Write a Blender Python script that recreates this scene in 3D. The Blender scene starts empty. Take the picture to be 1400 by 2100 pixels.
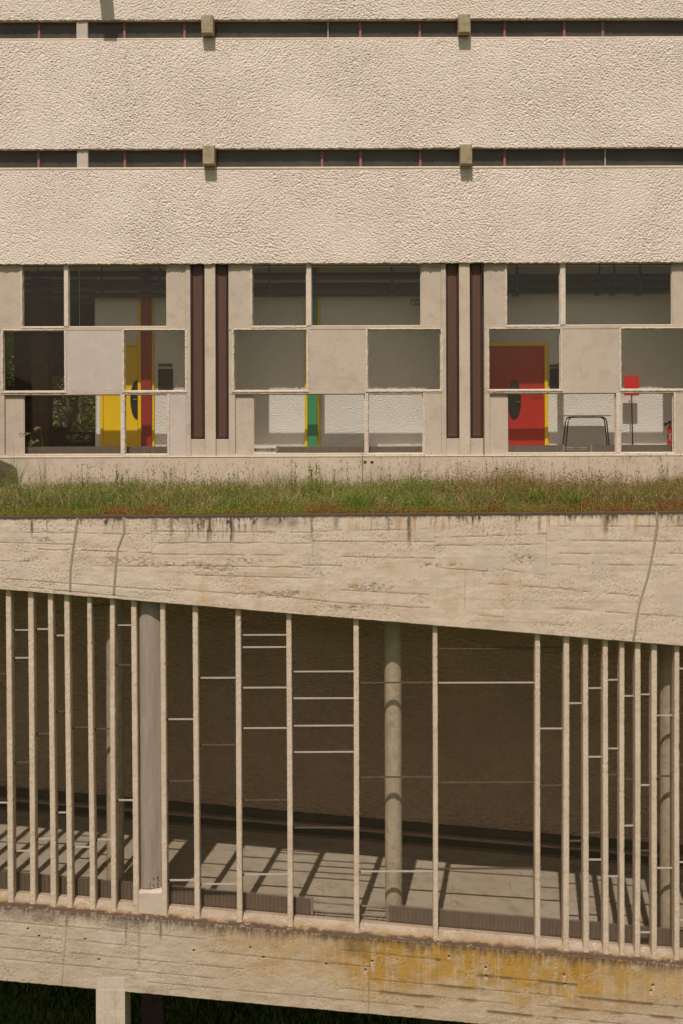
import bpy, math, random
import numpy as np

random.seed(7); rng = np.random.default_rng(7)
scene = bpy.context.scene
COL = scene.collection

# ------------------------------------------------------------------ camera
F, U0, V0, TH = 2493.0, 720.0, 860.0, 0.0033      # measured from the 1400x2100 photograph
ZC = 12.0                                          # eye height above the lawn
cd = bpy.data.cameras.new('camera'); cam = bpy.data.objects.new('camera', cd); COL.objects.link(cam)
cd.sensor_fit = 'VERTICAL'; cd.sensor_height = 36; cd.lens = F / 2100 * 36
cd.shift_x = -(U0 - 700) / 2100; cd.shift_y = -(1050 - V0) / 2100
cd.clip_start = 0.1; cd.clip_end = 2000
cam.location = (0, 0, ZC)
from mathutils import Matrix
cam.rotation_euler = (Matrix.Rotation(math.radians(90), 3, 'X') @ Matrix.Rotation(-TH, 3, 'Z')).to_euler()
scene.camera = cam

# ------------------------------------------------------------------ light
SUN = (0.144, 1.0, -1.5)                           # direction the sunlight travels
elev = math.atan2(1.5, math.hypot(0.144, 1.0))
world = bpy.data.worlds.new('World'); scene.world = world; world.use_nodes = True
wn = world.node_tree.nodes; wl = world.node_tree.links
sky = wn.new('ShaderNodeTexSky'); sky.sky_type = 'NISHITA'; sky.sun_disc = False
sky.sun_elevation = elev
sky.sun_rotation = math.atan2(-SUN[0], -SUN[1])
sky.air_density = 1.0; sky.dust_density = 2.0; sky.ozone_density = 1.0
wb = wn.new('ShaderNodeMix'); wb.data_type = 'RGBA'; wb.blend_type = 'MULTIPLY'     # camera white balance set for the warm afternoon
ins = [i for i in wb.inputs if i.enabled]; ins[0].default_value = 1.0; ins[2].default_value = (1.0, 0.86, 0.735, 1)
wl.new(sky.outputs[0], ins[1]); wl.new([o for o in wb.outputs if o.enabled][0], wn['Background'].inputs[0])
wn['Background'].inputs[1].default_value = 0.095
sd = bpy.data.lights.new('sun', 'SUN'); sun = bpy.data.objects.new('sun', sd); COL.objects.link(sun)
sd.energy = 3.55; sd.angle = math.radians(0.55); sd.color = (1.0, 0.925, 0.885)
from mathutils import Vector
sun.rotation_euler = Vector(SUN).to_track_quat('-Z', 'Y').to_euler()
sun.location = (-5, -20, 50)
vs = scene.view_settings
vs.view_transform = 'Standard'; vs.look = 'None'; vs.gamma = 1.0; vs.use_curve_mapping = False; vs.exposure = 0.0
scene.cycles.max_bounces = 10; scene.cycles.transparent_max_bounces = 16
scene.cycles.diffuse_bounces = 5

# ------------------------------------------------------------------ measuring helpers
def X(u, y): return (u - U0) / F * y
def Z(v, y): return ZC + (V0 - v) / F * y
def XR(u, v, y): return (u - TH * (v - V0) - U0) / F * y      # with the camera's slight roll taken out
def ZR(u, v, y): return ZC + (V0 - (v + TH * (u - U0))) / F * y

def col(r, g, b):
    f = lambda c: (c / 255 / 12.92) if c / 255 <= 0.04045 else ((c / 255 + 0.055) / 1.055) ** 2.4
    return (f(r), f(g), f(b), 1.0)

# ------------------------------------------------------------------ materials
MATS = {}
class N:
    def __init__(s, name):
        s.m = bpy.data.materials.new(name); s.m.use_nodes = True
        s.t = s.m.node_tree; s.n = s.t.nodes; s.b = s.n['Principled BSDF']; s.out = s.n['Material Output']
        MATS[name] = s.m
        s.tc = s.n.new('ShaderNodeTexCoord')
    def link(s, a, b): s.t.links.new(a, b)
    def mapping(s, scale, src='Object'):
        mp = s.n.new('ShaderNodeMapping'); mp.inputs['Scale'].default_value = scale
        s.link(s.tc.outputs[src], mp.inputs['Vector']); return mp.outputs[0]
    def noise(s, scale, detail=4, rough=0.6, vec=None):
        nd = s.n.new('ShaderNodeTexNoise'); nd.inputs['Scale'].default_value = scale
        nd.inputs['Detail'].default_value = detail; nd.inputs['Roughness'].default_value = rough
        s.link(vec if vec is not None else s.tc.outputs['Object'], nd.inputs['Vector']); return nd.outputs['Fac']
    def voro(s, scale, vec=None, feat='F1'):
        nd = s.n.new('ShaderNodeTexVoronoi'); nd.inputs['Scale'].default_value = scale; nd.feature = feat
        s.link(vec if vec is not None else s.tc.outputs['Object'], nd.inputs['Vector']); return nd.outputs['Distance']
    def ramp(s, fac, stops):
        r = s.n.new('ShaderNodeValToRGB'); e = r.color_ramp.elements
        e[0].position, e[0].color = stops[0][0], stops[0][1]
        e[1].position, e[1].color = stops[-1][0], stops[-1][1]
        for p, c in stops[1:-1]:
            k = e.new(p); k.color = c
        s.link(fac, r.inputs[0]); return r.outputs[0]
    def step(s, fac, a, b): return s.ramp(fac, [(a, (0, 0, 0, 1)), (b, (1, 1, 1, 1))])
    def mix(s, fac, a, b, mode='MIX'):
        m = s.n.new('ShaderNodeMix'); m.data_type = 'RGBA'; m.blend_type = mode
        for sock, val in ((m.inputs['Factor'], fac), (m.inputs['A'], a), (m.inputs['B'], b)):
            pass
        ins = [i for i in m.inputs if i.enabled]
        f, ia, ib = ins[0], ins[1], ins[2]
        for sock, val in ((f, fac), (ia, a), (ib, b)):
            if isinstance(val, (int, float)): sock.default_value = val
            elif isinstance(val, tuple): sock.default_value = val
            else: s.link(val, sock)
        return [o for o in m.outputs if o.enabled][0]
    def math(s, op, a, b=0.5):
        m = s.n.new('ShaderNodeMath'); m.operation = op
        for k, val in enumerate((a, b)):
            if isinstance(val, (int, float)): m.inputs[k].default_value = val
            else: s.link(val, m.inputs[k])
        return m.outputs[0]
    def bump(s, h, strength, dist):
        b = s.n.new('ShaderNodeBump'); b.inputs['Strength'].default_value = strength
        b.inputs['Distance'].default_value = dist; s.link(h, b.inputs['Height'])
        s.link(b.outputs[0], s.b.inputs['Normal']); return b
    def color(s, c):
        if isinstance(c, tuple): s.b.inputs['Base Color'].default_value = c
        else: s.link(c, s.b.inputs['Base Color'])
    def rough(s, r, spec=0.3):
        s.b.inputs['Roughness'].default_value = r; s.b.inputs['Specular IOR Level'].default_value = spec
    def attr(s, name):
        a = s.n.new('ShaderNodeAttribute'); a.attribute_name = name; return a
    def sep(s, c):
        p = s.n.new('ShaderNodeSeparateColor'); s.link(c, p.inputs[0]); return p.outputs

def concrete(name, c1, c2, c3, big=0.6, fine=30, bump=0.25, speck=0.25, bdist=0.006):
    m = N(name)
    base = m.mix(m.step(m.noise(big, 5, 0.65), 0.35, 0.65), c1, c2)
    base = m.mix(m.step(m.noise(big * 4.3, 6, 0.7), 0.48, 0.68), base, c3)
    n3 = m.noise(fine, 4, 0.7)
    base = m.mix(speck, base, m.ramp(n3, [(0.3, (0.45, 0.42, 0.38, 1)), (0.55, (1, 1, 1, 1))]), 'MULTIPLY')
    m.color(base); m.rough(0.92, 0.2)
    h = m.math('ADD', m.noise(fine * 1.5, 5, 0.7), m.math('MULTIPLY', m.noise(6, 3), 1.5))
    m.bump(h, bump, bdist)
    return m.m

A = col
# rough sprayed render of the facade
m = N('sprayed_render')
base = m.mix(m.step(m.noise(0.45, 4, 0.6), 0.35, 0.65), A(226, 212, 197), A(220, 205, 188))
base = m.mix(m.math('MULTIPLY', m.step(m.noise(2.6, 5, 0.75), 0.52, 0.75), 0.6), base, A(226, 202, 188))
base = m.mix(m.math('MULTIPLY', m.step(m.noise(3.7, 5, 0.7), 0.58, 0.85), 0.4), base, A(214, 200, 174))
base = m.mix(m.math('MULTIPLY', m.step(m.noise(1.0, 5, 0.7, m.mapping((5, 5, 0.5))), 0.5, 0.8), 0.3), base, A(194, 178, 156))
m.color(base); m.rough(0.95, 0.15); m.bump(m.noise(90, 3, 0.7), 0.35, 0.005)

concrete('panel_concrete', A(196, 179, 157), A(189, 174, 155), A(178, 163, 145), 0.9, 26, 0.15, 0.16)
concrete('panel_concrete_pale', A(196, 184, 168), A(187, 175, 161), A(201, 184, 170), 1.1, 26, 0.15, 0.14)
concrete('mortar', A(220, 206, 186), A(210, 195, 174), A(198, 182, 160), 2.5, 40, 0.5, 0.3)
concrete('block_concrete', A(178, 163, 133), A(162, 146, 117), A(136, 120, 95), 3.0, 30, 0.4, 0.4)
m = N('fin_concrete')
base = m.mix(m.step(m.noise(1.6, 5, 0.7), 0.35, 0.65), A(212, 193, 168), A(200, 178, 152))
base = m.mix(m.step(m.noise(5, 6, 0.75), 0.5, 0.75), base, A(188, 168, 143))
pt = m.math('SUBTRACT', 1.0, m.step(m.voro(34), 0.10, 0.26))
pt = m.math('MULTIPLY', pt, m.step(m.noise(7, 3), 0.42, 0.6))
base = m.mix(m.math('MULTIPLY', pt, 0.7), base, A(120, 98, 76))
m.color(base); m.rough(0.95, 0.15); m.bump(m.math('SUBTRACT', m.noise(40, 5, 0.75), pt), 0.9, 0.012)
concrete('pier_concrete', A(206, 189, 168), A(196, 179, 158), A(184, 166, 145), 0.8, 25, 0.25, 0.25)
concrete('column_concrete', A(192, 181, 157), A(176, 165, 141), A(156, 145, 121), 1.6, 22, 0.6, 0.3)
concrete('floor_concrete', A(170, 162, 142), A(160, 151, 130), A(144, 135, 114), 0.7, 18, 0.1, 0.2)
concrete('plinth_concrete', A(205, 188, 164), A(196, 178, 154), A(184, 167, 145), 0.7, 22, 0.25, 0.25)
concrete('shaded_concrete', A(92, 74, 64), A(80, 64, 54), A(70, 56, 47), 1.2, 20, 0.2, 0.2)  # concrete with shade put into its colour, for rear piers and unlit parts

def plaster(name, c1, c2, sc, strength, dist):
    m = N(name)
    m.color(m.mix(m.step(m.noise(0.8, 4, 0.6), 0.35, 0.65), c1, c2)); m.rough(0.95, 0.1)
    mp = m.mapping((1, 1, 1.6))
    h = m.math('ADD', m.voro(sc, mp), m.noise(sc * 0.9, 5, 0.75, mp))
    m.bump(h, strength, dist)
    return m.m
plaster('white_plaster', A(238, 233, 222), A(233, 227, 214), 34, 0.85, 0.02)
plaster('corridor_plaster', A(236, 208, 176), A(222, 193, 162), 13, 1.0, 0.15)
plaster('ceiling_plaster', A(178, 164, 144), A(168, 154, 134), 18, 0.3, 0.02)
plaster('pale_floor', A(206, 198, 184), A(196, 188, 172), 10, 0.1, 0.01)

def paint(name, c, rough=0.5, var=0.12, metal=0.0, grain=(3, 3, 0.6)):
    m = N(name)
    dark = tuple(x * 0.78 for x in c[:3]) + (1,)
    f = m.step(m.noise(2.5, 5, 0.7, m.mapping(grain)), 0.35, 0.7)
    m.color(m.mix(m.math('MULTIPLY', f, var * 6), c, dark)); m.rough(rough, 0.4)
    m.b.inputs['Metallic'].default_value = metal
    m.bump(m.noise(60, 3), 0.06, 0.004)
    return m.m
paint('brown_paint', A(92, 64, 49), 0.5, 0.12)
paint('brown_paint_dark', A(56, 37, 28), 0.5, 0.12)
paint('yellow_paint', A(238, 196, 12), 0.45, 0.05)
paint('red_paint', A(178, 42, 34), 0.45, 0.08)
paint('post_red', A(150, 44, 36), 0.5, 0.08)
paint('green_paint', A(62, 140, 92), 0.5, 0.06)
paint('black_paint', A(32, 28, 26), 0.45, 0.08)
paint('signal_red', A(205, 34, 30), 0.45, 0.04)
paint('sign_green', A(46, 120, 84), 0.5, 0.04)
paint('white_paint', A(225, 222, 212), 0.5, 0.03)
paint('tube_steel', A(70, 60, 52), 0.4, 0.08, 0.3)
paint('radiator_paint', A(140, 126, 110), 0.5, 0.12)
paint('radiator_dark', A(104, 90, 78), 0.6, 0.2)
paint('pink_mullion', A(146, 98, 84), 0.6, 0.12)
paint('pale_metal', A(176, 165, 153), 0.55, 0.1)
paint('brown_bar', A(96, 78, 62), 0.6, 0.2)  # darker brown colour for some of the glazing bars
paint('pipe_dark', A(58, 52, 50), 0.6, 0.1)
paint('table_top', A(210, 196, 172), 0.6, 0.06)
paint('dark_wood', A(62, 48, 38), 0.6, 0.2)
paint('batten_wood', A(150, 130, 106), 0.6, 0.2)
m = N('aluminium')
base = m.mix(m.step(m.noise(2.2, 6, 0.75, m.mapping((5, 5, 0.45))), 0.35, 0.68), A(160, 146, 130), A(138, 124, 108))
base = m.mix(m.math('MULTIPLY', m.step(m.noise(9, 6, 0.8, m.mapping((1, 1, 0.4))), 0.6, 0.72), 0.8), base, A(186, 174, 158))
base = m.mix(m.math('MULTIPLY', m.step(m.noise(3, 5, 0.8, m.mapping((8, 8, 0.2))), 0.58, 0.75), 0.6), base, A(104, 90, 76))
m.color(base); m.rough(0.7, 0.3); m.bump(m.noise(12, 4, 0.7), 0.2, 0.01)
paint('filler', A(158, 142, 122), 0.9, 0.1)

# glass: clear, faintly dusty, reflecting by angle
def glass(name, dust, tint):
    m = N(name)
    tr = m.n.new('ShaderNodeBsdfTransparent'); tr.inputs[0].default_value = tint
    gl = m.n.new('ShaderNodeBsdfGlossy'); gl.inputs['Roughness'].default_value = 0.02; gl.inputs['Color'].default_value = (0.95, 0.88, 0.8, 1)
    df = m.n.new('ShaderNodeBsdfDiffuse'); df.inputs[0].default_value = A(190, 178, 160)
    fr = m.n.new('ShaderNodeLayerWeight'); fr.inputs[0].default_value = 0.5
    f5 = m.math('ADD', 0.02, m.math('MULTIPLY', m.math('POWER', fr.outputs['Facing'], 5.0), 0.95))
    mx = m.n.new('ShaderNodeMixShader'); m.link(f5, mx.inputs[0])
    m.link(tr.outputs[0], mx.inputs[1]); m.link(gl.outputs[0], mx.inputs[2])
    sp = m.math('SUBTRACT', 1.0, m.step(m.voro(7.0), 0.02, 0.045))
    dirt = m.math('ADD', m.math('MULTIPLY', m.noise(1.5, 6, 0.75), dust * 2), m.math('MULTIPLY', sp, 0.25))
    m2 = m.n.new('ShaderNodeMixShader'); m.link(dirt, m2.inputs[0])
    m.link(mx.outputs[0], m2.inputs[1]); m.link(df.outputs[0], m2.inputs[2])
    m.link(m2.outputs[0], m.out.inputs['Surface'])
    bn = m.n.new('ShaderNodeBump'); bn.inputs['Strength'].default_value = 0.02; bn.inputs['Distance'].default_value = 0.02
    m.link(m.noise(1.2, 2), bn.inputs['Height']); m.link(bn.outputs[0], gl.inputs['Normal'])
    return m.m
glass('window_glass', 0.006, (0.96, 0.96, 0.95, 1))
glass('strip_glass', 0.085, (0.7, 0.69, 0.69, 1))
glass('walkway_glass', 0.007, (0.965, 0.945, 0.93, 1))

# board-marked concrete with stains carried by mesh attributes (R dirt and painted hole shade, G ochre lichen, B repair patch)
def beam_mat(name, c1, c2, c3, patchc):
    m = N(name)
    mp = m.mapping((1, 1, 3.0))
    base = m.mix(m.step(m.noise(0.7, 5, 0.65, mp), 0.35, 0.65), c1, c2)
    base = m.mix(m.math('MULTIPLY', m.step(m.noise(2.6, 7, 0.75, mp), 0.45, 0.7), 1.0), base, c3)
    base = m.mix(0.3, base, m.ramp(m.noise(24, 5, 0.75), [(0.32, (0.42, 0.38, 0.33, 1)), (0.52, (1, 1, 1, 1))]), 'MULTIPLY')
    st = m.sep(m.attr('stain').outputs['Color'])
    base = m.mix(m.math('MULTIPLY', st[2], 0.85), base, patchc)
    brk = m.step(m.noise(4, 7, 0.8), 0.12, 0.50)
    och = m.mix(m.step(m.noise(3.5, 6, 0.75), 0.35, 0.68), A(184, 140, 58), A(156, 122, 66))
    base = m.mix(m.math('MULTIPLY', st[1], brk), base, och)
    dn = m.math('MULTIPLY', st[0], m.math('ADD', 0.78, m.math('MULTIPLY', m.noise(14, 5, 0.8), 0.6)))
    dark = m.mix(m.noise(4, 4), A(60, 46, 38), A(92, 74, 56))
    base = m.mix(m.math('MINIMUM', dn, 0.95), base, dark)
    m.color(base); m.rough(0.93, 0.18)
    m.bump(m.math('ADD', m.noise(45, 5, 0.75), m.noise(9, 4, 0.7)), 0.4, 0.008)
    return m.m
beam_mat('roof_beam_concrete', A(212, 196, 174), A(203, 184, 160), A(186, 163, 137), A(190, 175, 155))
beam_mat('floor_beam_concrete', A(198, 182, 160), A(186, 168, 143), A(166, 146, 118), A(200, 188, 170))

def leaf_mat(name):
    m = N(name)
    at = m.attr('tint')
    df = m.n.new('ShaderNodeBsdfDiffuse'); tl = m.n.new('ShaderNodeBsdfTranslucent')
    m.link(at.outputs['Color'], df.inputs[0]); m.link(at.outputs['Color'], tl.inputs[0])
    mx = m.n.new('ShaderNodeMixShader'); mx.inputs[0].default_value = 0.4
    m.link(df.outputs[0], mx.inputs[1]); m.link(tl.outputs[0], mx.inputs[2])
    m.link(mx.outputs[0], m.out.inputs['Surface'])
leaf_mat('leaf')
m = N('soil'); m.color(m.mix(m.noise(6, 5), A(96, 78, 48), A(70, 62, 36))); m.rough(1, 0.1)
m = N('lawn'); m.color(m.mix(m.noise(1.5, 6), A(70, 92, 34), A(92, 102, 46))); m.rough(1, 0.1); m.bump(m.noise(20, 5), 1, 0.08)
m = N('bark'); m.color(m.mix(m.noise(8, 5), A(84, 70, 54), A(60, 50, 40))); m.rough(1, 0.1)

# ------------------------------------------------------------------ mesh helpers
class MB:
    def __init__(s): s.v = []; s.f = []
    def add(s, vs, fs):
        o = len(s.v); s.v += [tuple(p) for p in vs]; s.f += [tuple(i + o for i in f) for f in fs]; return s
    def box(s, x0, x1, y0, y1, z0, z1):
        return s.add([(x0, y0, z0), (x1, y0, z0), (x1, y1, z0), (x0, y1, z0), (x0, y0, z1), (x1, y0, z1), (x1, y1, z1), (x0, y1, z1)],
                     [(0, 3, 2, 1), (4, 5, 6, 7), (0, 1, 5, 4), (1, 2, 6, 5), (2, 3, 7, 6), (3, 0, 4, 7)])
    def cbox(s, x0, x1, y0, y1, z0, z1, c=0.006):      # box with chamfered front (-y) edges
        vs = [(x0 + c, y0, z0 + c), (x1 - c, y0, z0 + c), (x1 - c, y0, z1 - c), (x0 + c, y0, z1 - c),
              (x0, y0 + c, z0), (x1, y0 + c, z0), (x1, y0 + c, z1), (x0, y0 + c, z1),
              (x0, y1, z0), (x1, y1, z0), (x1, y1, z1), (x0, y1, z1)]
        return s.add(vs, [(0, 1, 2, 3), (4, 5, 1, 0), (5, 6, 2, 1), (6, 7, 3, 2), (7, 4, 0, 3),
                          (8, 9, 5, 4), (9, 10, 6, 5), (10, 11, 7, 6), (11, 8, 4, 7), (8, 11, 10, 9)])
    def prism(s, prof, a0, a1, axis):                  # closed profile swept along an axis
        n = len(prof); vs = []
        for a in (a0, a1):
            for p, q in prof:
                vs.append({'x': (a, p, q), 'y': (p, a, q), 'z': (p, q, a)}[axis])
        fs = [(i, (i + 1) % n, n + (i + 1) % n, n + i) for i in range(n)] + [tuple(range(n))[::-1], tuple(range(n, 2 * n))]
        return s.add(vs, fs)
    def tube(s, pts, r, k=8):
        pts = [Vector(p) for p in pts]; vs = []; fs = []
        for i, p in enumerate(pts):
            d = (pts[min(i + 1, len(pts) - 1)] - pts[max(i - 1, 0)]).normalized()
            a = d.orthogonal().normalized() if abs(d.z) > 0.95 else d.cross(Vector((0, 0, 1))).normalized()
            b = d.cross(a); rr = r[i] if isinstance(r, (list, tuple)) else r
            for j in range(k):
                t = 2 * math.pi * j / k; vs.append(p + (a * math.cos(t) + b * math.sin(t)) * rr)
        for i in range(len(pts) - 1):
            for j in range(k):
                fs.append((i * k + j, i * k + (j + 1) % k, (i + 1) * k + (j + 1) % k, (i + 1) * k + j))
        fs += [tuple(range(k))[::-1], tuple(range((len(pts) - 1) * k, len(pts) * k))]
        return s.add(vs, fs)
    def build(s, name, mat, parent=None, smooth=False, **props):
        me = bpy.data.meshes.new(name); me.from_pydata(s.v, [], s.f); me.validate()
        me.materials.append(MATS[mat])
        if smooth:
            for p in me.polygons: p.use_smooth = True
        o = bpy.data.objects.new(name, me); COL.objects.link(o)
        if parent: o.parent = parent
        for k, val in props.items(): o[k] = val
        return o

def npmesh(name, verts, faces, mat, parent=None, smooth=True, attrs=None, **props):
    me = bpy.data.meshes.new(name)
    k = faces.shape[1]; nf = len(faces)
    me.vertices.add(len(verts)); me.vertices.foreach_set('co', np.ascontiguousarray(verts, dtype=np.float32).ravel())
    me.loops.add(nf * k); me.loops.foreach_set('vertex_index', np.ascontiguousarray(faces, dtype=np.int32).ravel())
    me.polygons.add(nf); me.polygons.foreach_set('loop_start', np.arange(0, nf * k, k, dtype=np.int32))
    try: me.polygons.foreach_set('loop_total', np.full(nf, k, dtype=np.int32))
    except Exception: pass
    me.polygons.foreach_set('use_smooth', np.full(nf, smooth, dtype=bool))
    me.update(calc_edges=True)
    for an, (ty, arr) in (attrs or {}).items():
        a = me.attributes.new(an, ty, 'POINT')
        a.data.foreach_set('color' if ty == 'FLOAT_COLOR' else 'value', np.ascontiguousarray(arr, dtype=np.float32).ravel())
    me.materials.append(MATS[mat])
    o = bpy.data.objects.new(name, me); COL.objects.link(o)
    if parent: o.parent = parent
    for kk, val in props.items(): o[kk] = val
    return o

def empty(name, loc, label=None, cat=None, group=None):
    o = bpy.data.objects.new(name, None); COL.objects.link(o); o.empty_display_size = 0.2
    # origins stay at the world origin for the buildings so that children keep measured coordinates
    o.location = loc
    if label: o['label'] = label
    if cat: o['category'] = cat
    if group: o['group'] = group
    return o
def thing(name, label, cat, group=None): return empty(name, (0, 0, 0), label, cat, group)

def hash2(i, j, s):
    h = (i.astype(np.int64) * 374761393 + j.astype(np.int64) * 668265263 + s * 1274126177) & 0x7fffffff
    h = ((h ^ (h >> 13)) * 1274126177) & 0x7fffffff
    h = ((h ^ (h >> 16)) * 668265263) & 0x7fffffff
    return (h ^ (h >> 15)) % 100003 / 100003.0
def vnoise(x, y, s=0):
    i = np.floor(x); j = np.floor(y); fx = x - i; fy = y - j
    fx = fx * fx * (3 - 2 * fx); fy = fy * fy * (3 - 2 * fy)
    a = hash2(i, j, s); b = hash2(i + 1, j, s); c = hash2(i, j + 1, s); d = hash2(i + 1, j + 1, s)
    return (a * (1 - fx) + b * fx) * (1 - fy) + (c * (1 - fx) + d * fx) * fy
def fbm(x, y, s=0, o=4):
    t = 0; a = 0.5
    for k in range(o): t = t + a * vnoise(x * 2 ** k, y * 2 ** k, s + k * 17); a *= 0.5
    return t / (1 - 0.5 ** o)
def worley(x, y, s=0):
    i = np.floor(x); j = np.floor(y)
    f1 = np.full(x.shape, 9.0); f2 = np.full(x.shape, 9.0)
    for di in (-1, 0, 1):
        for dj in (-1, 0, 1):
            ci = i + di; cj = j + dj
            d = (ci + hash2(ci, cj, s) - x) ** 2 + (cj + hash2(ci, cj, s + 5) - y) ** 2
            f2 = np.where(d < f1, f1, np.minimum(f2, d)); f1 = np.minimum(f1, d)
    return np.sqrt(f1), np.sqrt(f2)
def sstep(a, b, x):
    t = np.clip((x - a) / (b - a), 0, 1); return t * t * (3 - 2 * t)
def gridfaces(nr, nc):
    r = np.arange(nr - 1)[:, None] * nc + np.arange(nc - 1)[None, :]
    return np.stack([r, r + 1, r + 1 + nc, r + nc], -1).reshape(-1, 4)

# ================================================================== ground
ground = MB()
g = 400
ground.add([(-g, -g, 0), (g, -g, 0), (g, g, 0), (-g, g, 0)], [(0, 1, 2, 3)])
ground.build('ground', 'lawn', kind='structure')

# ================================================================== the building behind
D2 = 24.15
BX0, BX1 = -12.0, 12.0
bld = thing('concrete_building', 'beige concrete building with sprayed render bands and coloured doors behind panelled windows', 'building')
YF = 24.22          # face of the panelled storey

bands = [(-190, 40), (82, 304.5), (348, 540)]      # rows of the photograph the render bands cover
def render_band(v0, v1, seed):
    z1, z0 = Z(v0, D2), Z(v1, D2); x0, x1 = -7.7, 7.3; st = 0.0106
    if v0 < 0: z1 = min(z1, Z(-60, D2))
    nc = int((x1 - x0) / st); nr = int((z1 - z0) / st)
    xs = np.linspace(x0, x1, nc)[None, :].repeat(nr, 0); zs = np.linspace(z0, z1, nr)[:, None].repeat(nc, 1)
    # three throw directions blended over the wall
    w = fbm(xs * 0.55 + 3, zs * 0.6 + seed, 11, 3)
    w2 = fbm(xs * 0.4 + 9, zs * 0.5 + seed * 2, 23, 3)
    lift = (zs < Z(229, D2) + 0.03 * (vnoise(xs * 2, xs * 0, 5) - .5)) if v0 == 82 else (zs < Z(470, D2) + 0.02 * (vnoise(xs * 2, xs * 0, 6) - .5))
    w = np.where(lift, fbm(xs * 0.5 + 31, zs * 0.7, 12 + seed, 3), w)
    hs = []
    wx = xs + 0.03 * (vnoise(xs * 7, zs * 7, 3) - .5); wz = zs + 0.03 * (vnoise(xs * 7 + 5, zs * 7, 4) - .5)
    for ang, sd in ((0.75, 1), (-0.75, 2), (0.15, 3)):
        ca, sa = math.cos(ang), math.sin(ang)
        p = (wx * ca + wz * sa) / 0.062; q = (-wx * sa + wz * ca) / 0.029
        f1, f2 = worley(p, q, 31 * sd + seed)
        hs.append(sstep(0.0, 0.30, f2 - f1) * 0.65 + np.clip(1 - f1, 0, 1) * 0.40)
    jj = 0.03 * (vnoise(xs / 0.06, zs / 0.06, 15) - .5); a = sstep(0.492, 0.508, w + jj); b = sstep(0.595, 0.61, w2 + jj)
    h = hs[0] * (1 - a) + hs[1] * a; h = h * (1 - b) + hs[2] * b
    h = h * 0.75 + 0.30 * vnoise(xs / 0.02, zs / 0.02, 77 + seed)
    amp = 0.025 + 0.008 * sstep(0.3, 0.7, fbm(xs * 0.8, zs * 1.0, 51 + seed, 3))
    calm = sstep(0.60, 0.72, fbm(xs * 0.9 + 40, zs * 1.1, 61 + seed, 3)); amp = amp * (1 - 0.15 * calm)
    y = D2 - amp * (h - 0.3) - 0.03 * fbm(xs * 0.5, zs * 0.8, 91, 3)
    zj = zs.copy()
    zj[0] += (vnoise(xs[0] / 0.05, xs[0] * 0, 7) - 0.6) * 0.03
    V = np.stack([xs, y, zj], -1).reshape(-1, 3)
    # return edges into the wall
    bot = np.stack([xs[0], np.full(nc, D2 + 0.05), zj[0]], -1); top = np.stack([xs[0], np.full(nc, D2 + 0.05), zs[-1]], -1)
    V = np.concatenate([bot, V, top]); nr += 2
    hh = np.concatenate([np.full(nc, .8), h.ravel(), np.full(nc, .8)])
    npmesh('render_band', V, gridfaces(nr, nc)[:, ::1], 'sprayed_render', bld, True, {'relief': ('FLOAT', hh)})
    core = MB().box(BX0, BX1, D2 + 0.03, D2 + 0.30, z0 + 0.004, Z(v0, D2))
    core.box(BX0, -7.7, D2 - 0.02, D2 + 0.029, z0, Z(v0, D2)); core.box(7.3, BX1, D2 - 0.02, D2 + 0.029, z0, Z(v0, D2))
    core.build('wall_core', 'panel_concrete', bld)
for k, (a, b) in enumerate(bands): render_band(a, b, k * 13)

# strip windows between the bands
def strip(v_top, v_bot, mull, posts, pale):
    zt, zb = Z(v_top, D2), Z(v_bot, D2)
    MB().cbox(BX0, BX1, D2 - 0.015, D2 + 0.34, Z(v_bot + 5.5, D2), Z(v_bot + 0.8, D2), 0.012).build('window_ledge', 'mortar', bld)
    yg = D2 + 0.13
    edges = sorted([(-170, 'p')] + [(u, 'm') for u in mull] + [(u, 'p') for u in posts] + [(1600, 'p')])
    for i, (u, t) in enumerate(edges[:-1]):
        a = X(u + (11.5 if t == 'p' else 2.5), yg); b = X(edges[i + 1][0] - (11.5 if edges[i + 1][1] == 'p' else 2.5), yg)
        MB().box(a, b, yg, yg + 0.006, zb - 0.01, zt + 0.08).build('pane', 'strip_glass', bld)
    for u in mull:
        w = 0.026 if u not in pale else 0.014
        MB().cbox(X(u, yg) - w, X(u, yg) + w, yg - 0.03, yg + 0.04, zb - 0.01, zt + 0.08, 0.006).build('mullion', 'pale_metal' if u in pale else 'pink_mullion', bld)
    MB().cbox(BX0, BX1, yg - 0.02, yg + 0.05, zb - 0.012, zb + 0.012, 0.004).build('window_rail', 'pink_mullion', bld)
    for u in posts:
        yp = D2 + 0.02
        MB().cbox(X(u - 11.5, yp), X(u + 11.5, yp), yp, yp + 0.3, zb - 0.02, zt + 0.045, 0.008).build('post', 'panel_concrete_pale', bld)
strip(44, 76, [-60, 84, 259, 382, 676, 740, 862, 1036, 1158, 1237, 1480], [171.5, 430, 955], [676])
strip(308.5, 341, [-62, 82, 259, 382, 663, 740, 862, 1035, 1157, 1241, 1480], [171.5, 431, 955], [1241])
for u, v0, v1 in ((428, 29, 67), (954, 29, 67), (430, 296.5, 336), (957, 296, 337.5)):
    y0 = D2 - 0.235
    x0, x1 = X(u - 12, y0), X(u + 12, y0)
    mb = MB(); c = 0.012; z1, z0 = Z(v0, y0), Z(v1, y0)
    mb.cbox(x0, x1, y0, D2 + 0.2, z0, z1, 0.014)
    mb.build('corbel', 'block_concrete', bld)
# waterspout above the picture: its long shadow falls into view
mb = MB(); mb.prism([(X(203, D2), Z(-60, D2)), (X(230, D2), Z(-60, D2)), (X(228, D2), Z(-75, D2)), (X(206, D2), Z(-75, D2))], D2 - 0.95, D2 + 0.05, 'y')
mb.build('waterspout', 'block_concrete', bld)

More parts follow.
